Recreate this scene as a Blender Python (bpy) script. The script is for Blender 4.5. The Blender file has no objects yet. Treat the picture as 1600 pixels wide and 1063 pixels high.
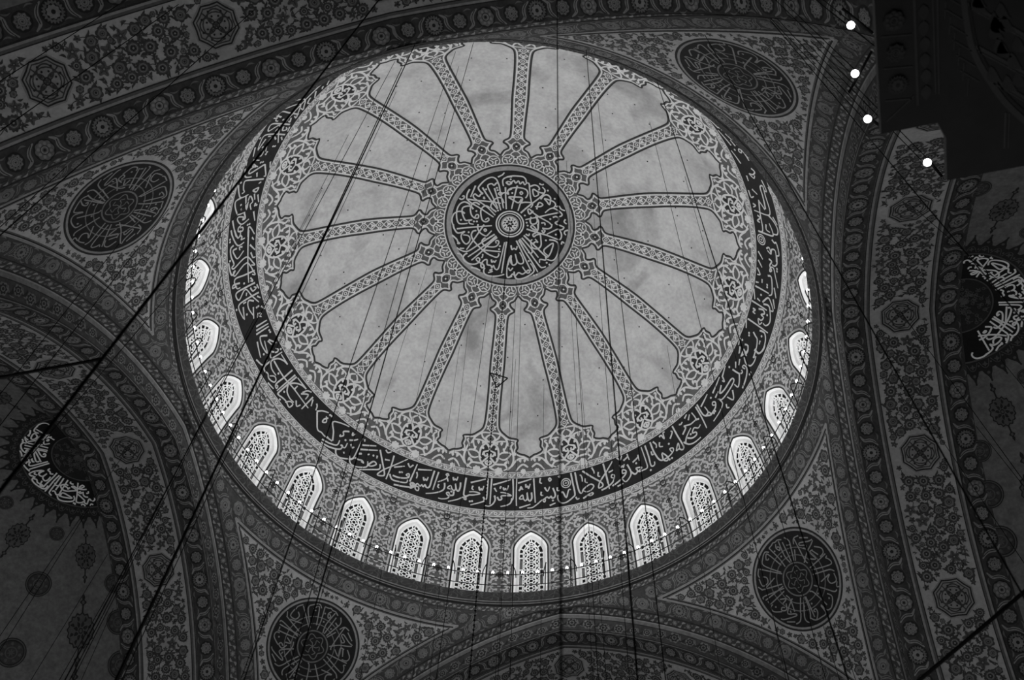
import bpy, math, random
import numpy as np
from math import pi, sin, cos, tan, atan2, sqrt, radians, degrees

# ------------------------------------------------------------------ camera, world, lights, exposure
S = bpy.context.scene
COL = S.collection
EYE = 1.6                      # eye height above the carpet
PHI = radians(18.832630)       # azimuth of the arch in front of the camera
FPX, PITCH, ROLL, YAW, DIST = 1561.783, 1.064843, 0.084592, -0.030974, 1.613045 * 11.0

def cam_axes():
    cp, sp = cos(PITCH), sin(PITCH)
    F = np.array([0, cp, sp]); U = np.array([0, -sp, cp]); R = np.array([1., 0, 0])
    cy, sy = cos(YAW), sin(YAW)
    Z = np.array([[cy, -sy, 0], [sy, cy, 0], [0, 0, 1.]])
    F, U, R = Z @ F, Z @ U, Z @ R
    cr, sr = cos(ROLL), sin(ROLL)
    return cr * R + sr * U, -sr * R + cr * U, F
CR, CU, CF = cam_axes()
CPOS = np.array([0, -DIST, EYE])
cd = bpy.data.cameras.new('camera')
cam = bpy.data.objects.new('camera', cd)
COL.objects.link(cam)
from mathutils import Matrix, Vector
M4 = Matrix.Identity(4)
for i in range(3):
    M4[i][0] = CR[i]; M4[i][1] = CU[i]; M4[i][2] = -CF[i]; M4[i][3] = CPOS[i]
cam.matrix_world = M4
cd.sensor_width = 36.0
cd.lens = FPX * 36.0 / 1600.0
cd.clip_end = 200
cd.dof.use_dof = True
cd.dof.focus_distance = 38.0
cd.dof.aperture_fstop = 1.7
S.camera = cam
S.view_settings.view_transform = 'Standard'
S.view_settings.look = 'None'
S.view_settings.gamma = 1.0
S.view_settings.use_curve_mapping = False
S.view_settings.exposure = 0.0
W = bpy.data.worlds.new('night'); S.world = W
W.use_nodes = True
W.node_tree.nodes['Background'].inputs[0].default_value = (1, 1, 1, 1)
W.node_tree.nodes['Background'].inputs[1].default_value = 0.004

def point_from(r, az, z):
    return np.array([r * sin(az), r * cos(az), z])
def az_dir(az):
    return np.array([sin(az), cos(az), 0.])
def az_tan(az):
    return np.array([cos(az), -sin(az), 0.])

# floodlights that stand on the gallery behind the cornice and shine up across the dome
LIP_R, LIP_Z = 11.0, 30.593 + EYE
def flood(i, n, power, el):
    az = PHI + 2 * pi * (i + .25) / n
    ld = bpy.data.lights.new('gallery_floodlight', 'AREA')
    ld.shape = 'DISK'; ld.size = 0.24; ld.energy = power
    o = bpy.data.objects.new('gallery_floodlight', ld); COL.objects.link(o)
    o.location = point_from(11.52, az, LIP_Z + 0.15)
    d = -az_dir(az) * cos(el) + np.array([0, 0, sin(el)])
    o.rotation_euler = Vector(d).to_track_quat('-Z', 'Y').to_euler()
NFLOOD = 56
HALL = 430.0
for i in range(NFLOOD):
    flood(i, NFLOOD, 70.0, radians(7))
# the great ring of chandelier lamps that hangs low over the hall, below the frame
for i in range(14):
    ld = bpy.data.lights.new('chandelier_light', 'POINT'); ld.energy = HALL; ld.shadow_soft_size = .5
    o = bpy.data.objects.new('chandelier_light', ld); COL.objects.link(o)
    o.location = point_from(9.0, PHI + 2 * pi * (i + .5) / 14, 5.0)

# ------------------------------------------------------------------ materials (black and white photograph: greys only)
def mat(name, v, var=0.12, scale=1.5, rough=0.85, emit=0.0, metal=0.0, stain=0.0, coat=0.0, fine=9.0):
    m = bpy.data.materials.new(name); m.use_nodes = True
    nt = m.node_tree; N = nt.nodes; L = nt.links
    b = N['Principled BSDF']
    b.inputs['Roughness'].default_value = rough
    b.inputs['Metallic'].default_value = metal
    b.inputs['Specular IOR Level'].default_value = 0.25
    tc = N.new('ShaderNodeTexCoord')
    n1 = N.new('ShaderNodeTexNoise'); n1.inputs['Scale'].default_value = scale
    n1.inputs['Detail'].default_value = 6; n1.inputs['Roughness'].default_value = 0.65
    L.new(tc.outputs['Object'], n1.inputs['Vector'])
    r1 = N.new('ShaderNodeMapRange')
    r1.inputs[1].default_value = 0.3; r1.inputs[2].default_value = 0.7
    r1.inputs[3].default_value = v * (1 - var); r1.inputs[4].default_value = v * (1 + var)
    L.new(n1.outputs['Fac'], r1.inputs['Value'])
    out = r1.outputs['Result']
    n2 = N.new('ShaderNodeTexNoise'); n2.inputs['Scale'].default_value = fine
    n2.inputs['Detail'].default_value = 4
    L.new(tc.outputs['Object'], n2.inputs['Vector'])
    r2 = N.new('ShaderNodeMapRange')
    r2.inputs[1].default_value = 0.3; r2.inputs[2].default_value = 0.7
    r2.inputs[3].default_value = 1 - var * 0.7; r2.inputs[4].default_value = 1 + var * 0.7
    L.new(n2.outputs['Fac'], r2.inputs['Value'])
    mu = N.new('ShaderNodeMath'); mu.operation = 'MULTIPLY'
    L.new(out, mu.inputs[0]); L.new(r2.outputs['Result'], mu.inputs[1]); out = mu.outputs[0]
    if stain > 0:
        n3 = N.new('ShaderNodeTexNoise'); n3.inputs['Scale'].default_value = 0.42
        n3.inputs['Detail'].default_value = 5; n3.inputs['Distortion'].default_value = 0.8
        L.new(tc.outputs['Object'], n3.inputs['Vector'])
        r3 = N.new('ShaderNodeMapRange')
        r3.inputs[1].default_value = 0.52; r3.inputs[2].default_value = 0.74
        r3.inputs[3].default_value = 1.0; r3.inputs[4].default_value = 1 - stain
        L.new(n3.outputs['Fac'], r3.inputs['Value'])
        m3 = N.new('ShaderNodeMath'); m3.operation = 'MULTIPLY'
        L.new(out, m3.inputs[0]); L.new(r3.outputs['Result'], m3.inputs[1]); out = m3.outputs[0]
    cmb = N.new('ShaderNodeCombineColor')
    for k in range(3):
        L.new(out, cmb.inputs[k])
    L.new(cmb.outputs['Color'], b.inputs['Base Color'])
    if emit > 0:
        b.inputs['Emission Color'].default_value = (1, 1, 1, 1)
        b.inputs['Emission Strength'].default_value = emit
    return m

PLASTER, LINE, MID, PALE, BLACK, DIM, DUSK, LIGHT, GREY = range(9)
PAL = [mat('plaster', .36, .14, 1.1, stain=.45, fine=7), mat('dark_paint_line', .018, .2), mat('grey_paint', .075, .18, 2.5),
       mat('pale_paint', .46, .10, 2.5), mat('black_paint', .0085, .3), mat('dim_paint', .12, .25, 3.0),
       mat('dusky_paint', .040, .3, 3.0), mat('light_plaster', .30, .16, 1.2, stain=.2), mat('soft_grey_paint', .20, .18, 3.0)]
WHITE = mat('white_plaster', .84, .05, 2.0)
LATT = mat('white_stucco', .92, .03, 3.0)
GLASS = mat('night_glass', .012, .3, rough=.15)
GGLASS = mat('grey_glass', .16, .3, rough=.3)
IRON = mat('dark_iron', .004, .2, rough=.6)
STEEL = mat('cable_steel', .006, .2, rough=.55)
BULB = mat('lit_bulb', .9, .0, emit=9.0)
TUBE = mat('lit_tube', .8, .0, emit=2.5)
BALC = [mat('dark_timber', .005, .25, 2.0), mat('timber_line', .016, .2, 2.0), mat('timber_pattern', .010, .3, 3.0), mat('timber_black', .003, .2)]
for m_ in (IRON, STEEL):
    m_.node_tree.nodes['Principled BSDF'].inputs['Specular IOR Level'].default_value = 0.02
BRASS = mat('dark_brass', .06, .2, rough=.4, metal=.6)

# ------------------------------------------------------------------ mesh builder
class MB:
    def __init__(self):
        self.V = []; self.n = 0; self.F = []      # F: (faces array, mat)
    def add(self, V, F, m=0):
        V = np.asarray(V, float); F = np.asarray(F, int)
        if len(F) == 0: return
        self.F.append((F + self.n, m)); self.V.append(V); self.n += len(V)
    def build(self, name, mats, parent=None, smooth=False):
        me = bpy.data.meshes.new(name)
        V = np.concatenate(self.V)
        loops = np.concatenate([f.ravel() for f, _ in self.F])
        sizes = np.concatenate([np.full(len(f), f.shape[1]) for f, _ in self.F])
        mi = np.concatenate([np.full(len(f), m) for f, m in self.F])
        me.vertices.add(len(V)); me.vertices.foreach_set('co', V.astype(np.float32).ravel())
        me.loops.add(len(loops)); me.loops.foreach_set('vertex_index', loops.astype(np.int32))
        me.polygons.add(len(sizes))
        st = np.concatenate([[0], np.cumsum(sizes)[:-1]])
        me.polygons.foreach_set('loop_start', st.astype(np.int32))
        me.polygons.foreach_set('loop_total', sizes.astype(np.int32))
        me.polygons.foreach_set('material_index', mi.astype(np.int32))
        if smooth: me.polygons.foreach_set('use_smooth', np.ones(len(sizes), bool))
        for m in (mats if isinstance(mats, list) else [mats]): me.materials.append(m)
        me.update(calc_edges=True); me.validate()
        o = bpy.data.objects.new(name, me); COL.objects.link(o)
        if parent is not None: o.parent = parent
        return o

def tag(o, label=None, cat=None, group=None, kind=None):
    if label: o['label'] = label
    if cat: o['category'] = cat
    if group: o['group'] = group
    if kind: o['kind'] = kind
    return o
def empty(name, loc=(0, 0, 0)):
    o = bpy.data.objects.new(name, None); o.location = loc; o.empty_display_size = 0.1
    COL.objects.link(o); return o

# ------------------------------------------------------------------ 2-D drawing (templates of paint) that is laid on surfaces
def smooth(pts, k=4, closed=False):
    P = np.asarray(pts, float)
    n = len(P)
    if n < 3: 
        t = np.linspace(0, 1, k + 1)[:, None]
        return P[0] * (1 - t) + P[-1] * t
    idx = lambda i: P[i % n] if closed else P[min(max(i, 0), n - 1)]
    out = []
    for i in range(n if closed else n - 1):
        p0, p1, p2, p3 = idx(i - 1), idx(i), idx(i + 1), idx(i + 2)
        for j in range(k):
            t = j / k
            out.append(.5 * (2 * p1 + (p2 - p0) * t + (2 * p0 - 5 * p1 + 4 * p2 - p3) * t * t + (3 * p1 - p0 - 3 * p2 + p3) * t ** 3))
    if not closed: out.append(P[-1])
    return np.array(out)

class T:
    """flat drawing in metres: vertices (x, y, h), faces, paint numbers"""
    def __init__(self): self.V = []; self.n = 0; self.F = []
    def _add(self, V2, F, m, h):
        V2 = np.asarray(V2, float); F = np.asarray(F, int)
        if len(F) == 0: return
        self.V.append(np.c_[V2, np.full(len(V2), h)]); self.F.append((F + self.n, m)); self.n += len(V2)
    def strip(self, L, R, m, h, closed=False, sub=True):
        L = np.asarray(L, float); R = np.asarray(R, float)
        if sub:
            w = float(np.hypot(*(R - L).T).max()); k = int(math.ceil(w / .3))
            if k > 1:
                for q in range(k): self.strip(L + (R - L) * (q / k), L + (R - L) * ((q + 1) / k), m, h, closed, False)
                return
        n = len(L); i = np.arange(n if closed else n - 1); j = (i + 1) % n
        self._add(np.concatenate([L, R]), np.c_[i, j, j + n, i + n], m, h)
    def stroke(self, pts, w, m, h, k=0, closed=False, taper=None):
        P = smooth(pts, k, closed) if k else np.asarray(pts, float)
        if closed: d = np.roll(P, -1, 0) - np.roll(P, 1, 0)
        else: d = np.gradient(P, axis=0)
        d /= np.maximum(np.hypot(d[:, 0], d[:, 1]), 1e-9)[:, None]
        nn = np.c_[-d[:, 1], d[:, 0]]
        ww = np.full(len(P), w / 2.)
        if taper:
            t = np.linspace(0, 1, len(P))
            ww = ww * np.interp(t, np.linspace(0, 1, len(taper)), taper)
        self.strip(P + nn * ww[:, None], P - nn * ww[:, None], m, h, closed)
    def fan(self, c, pts, m, h):
        n = len(pts); i = np.arange(n)
        self._add(np.concatenate([[c], pts]), np.c_[np.zeros(n, int), i + 1, (i + 1) % n + 1], m, h)
    fine = .2
    def radial(self, c, fr, m, h, n=24, rot=0.):
        a = np.arange(n) * 2 * pi / n + rot
        r = fr(a - rot) if callable(fr) else np.full(n, float(fr))
        k = int(math.ceil(float(r.max()) / self.fine))
        if k > 1:
            u = np.c_[np.cos(a), np.sin(a)] * r[:, None]
            for q in range(k - 1, 0, -1): self.strip(np.asarray(c) + u * (q / k), np.asarray(c) + u * ((q + 1) / k), m, h, True, False)
            r = r / k
        self.fan(c, np.c_[c[0] + r * np.cos(a), c[1] + r * np.sin(a)], m, h)
    def ring(self, c, r0, r1, m, h, n=24):
        a = np.arange(n) * 2 * pi / n; u = np.c_[np.cos(a), np.sin(a)]
        self.strip(np.asarray(c) + u * r0, np.asarray(c) + u * r1, m, h, True)
    def leaf(self, p0, p1, w, m, h, bend=0., n=7):
        p0 = np.asarray(p0, float); p1 = np.asarray(p1, float); d = p1 - p0
        nn = np.array([-d[1], d[0]]); t = np.linspace(0, 1, n)
        mid = p0 + np.outer(t, d) + np.outer(bend * 4 * t * (1 - t), nn)
        L = np.hypot(*d); ww = w * np.sin(pi * t ** .8)[:, None] * nn / L / 2
        self.strip(mid + ww, mid - ww, m, h)
    def merge(self, o, sc=1., rot=0., at=(0, 0), flip=False, remap=None, dh=0.):
        c, s = cos(rot), sin(rot)
        for V, (F, m) in zip(o.V, o.F):
            v = V.copy(); x = v[:, 0] * (-sc if flip else sc); y = v[:, 1] * sc
            v[:, 0] = c * x - s * y + at[0]; v[:, 1] = s * x + c * y + at[1]; v[:, 2] += dh
            self.V.append(v); self.F.append((F + self.n, remap.get(m, m) if remap else m))
        self.n += o.n
    def place(self, mb, mapf, keep=None):
        if not self.V: return
        V = np.concatenate(self.V)
        P = mapf(V[:, 0], V[:, 1], V[:, 2])
        base = mb.n
        mb.V.append(P); mb.n += len(P)
        for F, m in self.F:
            if keep is not None:
                c = V[F].mean(1); F = F[keep(c[:, 0], c[:, 1])]
            if len(F): mb.F.append((F + base, m))

def normal_map(f, sgn=1., e=1e-3):
    """f(x, y) -> points; returns map(x, y, h) lifted along the surface normal"""
    def g(x, y, h):
        x = np.asarray(x, float); y = np.asarray(y, float)
        P = f(x, y); a = f(x + e, y) - f(x - e, y); b = f(x, y + e) - f(x, y - e)
        n = np.cross(a, b); n /= np.maximum(np.linalg.norm(n, axis=1), 1e-12)[:, None]
        return P + n * (sgn * np.asarray(h))[:, None]
    return g
def grid(mb, mapf, xs, ys, m=0, h=0.):
    X, Y = np.meshgrid(xs, ys, indexing='ij')
    P = mapf(X.ravel(), Y.ravel(), np.full(X.size, h))
    nx, ny = len(xs), len(ys)
    i, j = np.meshgrid(np.arange(nx - 1), np.arange(ny - 1), indexing='ij')
    a = (i * ny + j).ravel()
    mb.add(P, np.c_[a, a + ny, a + ny + 1, a + 1], m)

def tube(mb, pts, r, m=0, n=6, closed=False):
    P = np.asarray(pts, float); k = len(P)
    d = (np.roll(P, -1, 0) - np.roll(P, 1, 0)) if closed else np.gradient(P, axis=0)
    d /= np.linalg.norm(d, axis=1)[:, None]
    ref = np.where(np.abs(d[:, 2:3]) > .9, np.array([[1., 0, 0]]), np.array([[0, 0, 1.]]))
    u = np.cross(d, ref); u /= np.linalg.norm(u, axis=1)[:, None]; v = np.cross(d, u)
    rr = np.full(k, r) if np.isscalar(r) else np.asarray(r, float)
    a = np.arange(n) * 2 * pi / n
    V = P[:, None, :] + rr[:, None, None] * (np.cos(a)[None, :, None] * u[:, None, :] + np.sin(a)[None, :, None] * v[:, None, :])
    F = []
    for i in range(k if closed else k - 1):
        q = (i + 1) % k
        for j in range(n):
            F.append((i * n + j, i * n + (j + 1) % n, q * n + (j + 1) % n, q * n + j))
    mb.add(V.reshape(-1, 3), F, m)
    if not closed:
        mb.add(V[0], [list(range(n))[::-1]], m); mb.add(V[-1], [list(range(n))], m)
def ball(mb, c, r, m=0, nu=12, nv=8, stretch=1.):
    th = np.linspace(0, pi, nv + 1)[1:-1]; a = np.arange(nu) * 2 * pi / nu
    V = [[0, 0, r * stretch]] + [[r * sin(t) * cos(q), r * sin(t) * sin(q), r * stretch * cos(t)] for t in th for q in a] + [[0, 0, -r * stretch]]
    V = np.array(V) + np.asarray(c); tri = []; quad = []
    for j in range(nu): tri.append((0, 1 + j, 1 + (j + 1) % nu)); tri.append((len(V) - 1, 1 + (nv - 2) * nu + (j + 1) % nu, 1 + (nv - 2) * nu + j))
    for i in range(nv - 2):
        for j in range(nu):
            a0 = 1 + i * nu + j; a1 = 1 + i * nu + (j + 1) % nu
            quad.append((a0, a0 + nu, a1 + nu, a1))
    b = mb.n; mb.V.append(V); mb.n += len(V)
    mb.F.append((np.array(tri) + b, m)); mb.F.append((np.array(quad) + b, m))
def box(mb, c, ax, ay, az_, m=0):
    """box with centre c and half-axes ax, ay, az_"""
    c, ax, ay, az_ = (np.asarray(v, float) for v in (c, ax, ay, az_))
    V = [c + i * ax + j * ay + k * az_ for i in (-1, 1) for j in (-1, 1) for k in (-1, 1)]
    mb.add(V, [(0, 1, 3, 2), (4, 6, 7, 5), (0, 4, 5, 1), (2, 3, 7, 6), (0, 2, 6, 4), (1, 5, 7, 3)], m)
# strokes of the painted calligraphy, laid out on the surfaces they are painted on
def dec(t): return [[tuple(int(v) for v in p.split(",")) for p in s.split()] for s in t.split(";")]
MED_STROKES = dec("-1999,-1580 -2084,-1377 -2106,-1178 -2056,-1040 -1865,-881 -1544,-706 -1167,-483 -787,-253;-1750,-1779 -1929,-1187;-1427,-1702 -1194,-1351 -906,-982 -647,-671;-1375,-1393 -1511,-1497 -1613,-1660 -1540,-1836 -1359,-2078 -1170,-2223 -998,-2267 -839,-2181 -733,-1991 -668,-1826 -606,-1577 -491,-1165 -373,-742;-1375,-1393 -1474,-1358 -1540,-1240 -1645,-1289 -1739,-1354 -1808,-1265 -1760,-1141 -1571,-1013 -1139,-737 -720,-357;-733,-1991 -821,-1982 -911,-1859 -1019,-1935 -1141,-1896 -1196,-1805 -1116,-1613 -874,-1182 -625,-701;-885,-1719 -733,-1309 -490,-631;-498,-1503 -563,-1383 -671,-1456 -602,-1535 -498,-1503 -350,-1548 -216,-1479 -258,-1644 -85,-1765;-388,-1814 -325,-1296 -242,-715;-2033,-1069 -1674,-1034 -1011,-1015 -524,-978;-685,-527 -903,-674 -967,-808 -886,-1040 -773,-1192 -602,-1266 -468,-1195 -374,-1009;-146,-2389 -351,-2349 -516,-2230 -539,-2069 -481,-1861;-114,-2062 -239,-1975 -372,-2045 -304,-2124 -150,-2100;-1478,-823 -1665,-922 -1812,-857 -1885,-656 -1866,-434 -1786,-244 -1649,-142 -1496,-152 -1483,-292 -1587,-312 -1651,-169;-1007,-692 -1169,-790 -1316,-723 -1400,-521 -1366,-273 -1282,-57 -1121,13 -989,-81 -1037,-188 -1156,-81;-1909,-795 -2070,-898 -2225,-919 -2394,-800 -2491,-572 -2510,-321 -2461,-17 -2343,172 -2111,176 -1959,140;-1751,-580 -1877,-713 -2056,-717 -2228,-639 -2266,-470 -2209,-249 -2074,-6 -1921,-14 -1768,-37 -1892,26 -1856,148 -1673,178;-2127,-337 -2262,-428 -2466,-420 -2636,-289 -2696,-65 -2683,101 -2618,273;-2443,-1107 -2336,-1041 -2228,-1116 -2237,-1228 -2323,-1196;-775,-2303 -680,-2370 -586,-2438 -509,-2562;-1337,-1241 -1277,-1147 -1356,-1169;-374,-2346 -131,-2434 119,-2461 346,-2455 484,-2345 539,-2181 657,-2141 709,-1891 788,-1504 872,-1205;-347,-2062 -237,-1961 -125,-2118 -33,-2201 55,-2083 168,-2214 259,-2068 372,-2199 463,-2054 541,-2152;-212,-1451 -266,-1615 -167,-1769 77,-1857 355,-1867 564,-1812 657,-1654 625,-1479 571,-1386;143,-1966 97,-1660 45,-1172 -2,-758;-202,-1353 126,-1380 380,-1386 442,-1282 365,-1045 299,-699;-200,-1325 42,-1199 282,-1104 389,-1303;408,-1122 606,-1179 861,-1189 935,-1102 863,-936;437,-606 777,-1021 1143,-1420 1365,-1715 1418,-1925 1274,-2072;1359,-1771 1205,-1773 1074,-1807 887,-1891 877,-1746 976,-1534 1143,-1648 1105,-1755;722,-2008 914,-2110 1070,-2079 1159,-1965 1118,-1872;1117,-2231 1237,-2180 1333,-2226;1268,-1441 1375,-1631 1519,-1715 1682,-1631 1724,-1496 1703,-1236 1558,-1380 1441,-1500 1702,-1464 1888,-1414 1980,-1290 1921,-1137 1730,-1015 1549,-798;1150,-898 1165,-1112 1237,-1266 1401,-1181 1286,-1062 1059,-1024;1873,-1113 2115,-1034 2313,-904 2327,-794 2207,-713;2181,-920 1835,-781 1344,-565 689,-307;994,-802 848,-610 751,-792 820,-859 1019,-693 1348,-524 1784,-350 1929,-229;940,-485 911,-285 1006,-132 1181,-188 1241,-338 1139,-545 1292,-346 1318,-119;1932,-630 2079,-701 2205,-628 2184,-483 2067,-376 2286,-299;2019,-1184 2140,-1251 2260,-1120 2447,-1075;2527,-653 2480,-516 2609,-431;1432,-259 1584,-285 1624,-173;294,-1601 349,-1680 419,-1619 364,-1540 294,-1601;-2623,209 -2585,373 -2495,536 -2383,641 -2229,621 -2053,558 -2196,716 -2180,907 -2061,1093 -1924,1167 -1804,1051 -1780,885 -1882,754 -2117,726;-2438,437 -823,179;-1469,150 -1463,370 -1327,580 -1056,710 -937,603 -812,427;-1185,156 -1384,529 -1628,985 -1900,1452;-1518,470 -1669,522 -1732,691 -1661,905 -1487,1112 -1203,1364 -923,1559 -650,1669 -437,1703 -357,1585 -379,1506;-653,590 -942,823 -1425,1217 -1766,1485 -1971,1538 -2185,1480 -2364,1366;-568,664 -921,1040 -1353,1430 -1804,1800;-523,728 -864,1090 -1237,1557 -1620,1951;-1062,792 -1192,926 -1177,1089 -1009,1212 -720,1227 -518,1166 -418,991 -468,887 -568,925 -532,1031;-1120,1412 -702,1416 -283,1414;-1847,1612 -1982,1715 -2023,1853 -1931,2011 -1711,2120 -1473,2131 -1296,2050 -1233,1883 -1319,1808 -1402,1896 -1301,1997;-1246,2020 -1082,2088 -990,2215 -1090,2278 -1155,2148 -1045,1922 -893,1868 -857,2096 -682,2134 -619,2236 -552,2121 -486,2250 -374,2306 -295,2176 -244,1791 -151,935;-64,897 -99,1666 -133,2456;-686,1836 -646,1968 -574,1906 -516,1955 -449,1840;-959,2267 -996,2432 -901,2586 -657,2645 -315,2611 4,2494;-2633,760 -2411,944 -2335,1078 -2238,1156 -2341,1160 -2296,1076;-1115,1602 -1115,1738 -1162,1796;-1615,2303 -1376,2327 -1156,2418;-2218,1400 -2010,1390;-586,2300 -711,2366 -575,2407 -778,2494;-2316,1636 -2141,1696 -2080,1802;-1173,431 -1120,366 -1053,421 -1108,486 -1173,431;374,2531 217,2618 128,2534 96,2132 183,1605 308,1943;138,2614 269,2598 408,2418 525,2511 664,2330 855,2371 1000,2255 1118,2129 1183,2228 1083,2284 935,2156 811,2011;448,2305 531,2564 674,2640 931,2563 1226,2357 1385,2142 1306,1937 1169,1795;382,786 669,1241 994,1767 1255,2163;494,744 856,1269 1257,1754 1575,2165;527,684 1098,1314 1615,1859 1780,1899 1918,1834;623,616 1062,1018 1511,1453;699,481 1201,859 1839,1328 1990,1273 2084,981 2105,632 1835,889 1723,1047 1766,1176 1939,1283;125,2020 187,1632 233,1572 240,1870 387,2001 526,1833 403,1441 549,1803 718,1888 838,1790 758,1556 600,1332;163,1048 224,1245 321,1178 430,1219 451,1052;792,149 1283,238 1814,312 2326,409 2443,301 2431,109 2316,-63 2209,-83 1755,254;1285,-179 1324,37 1257,243 1117,376 1181,477 1274,379 1449,321 1518,559 1561,800 1503,975 1355,1054 1194,1025 1101,903 1053,717 1120,624;1244,134 1139,123 970,11 1066,-59 1209,56 1270,130;1904,504 2126,489 2321,576 2396,838 2375,1173 2274,1412 2126,1495 1937,1475;1842,1355 1863,1516 1600,1534 1595,1699;1514,-9 1772,-27 1916,-124 1934,-295;2125,-332 2339,-291 2503,-241 2440,-116 2340,-82;781,400 918,462 957,346;1194,805 1287,708 1393,718 1245,577;1500,91 1593,213 1656,91 1547,55;2712,-146 2579,-62 2568,53 2656,118;1114,1010 1191,1218 1124,1310 988,1276;166,2151 259,2275 375,2124;2499,623 2520,480 2633,540")
MED_DOTS = dec("-1256,-1624 -774,-1744 -725,-1627 -615,-604 -2280,-10 -1673,32 -1537,23 -1603,-492 -190,-2253 1545,-1934 1906,-1583 640,-509 1828,-526 764,-165 -50,-1562 -1870,583 -350,1148 -374,1301 823,-27 2178,188 1754,559 1932,1640 2069,1703 1412,2355 1538,2294 1078,1694")[0]
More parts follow.
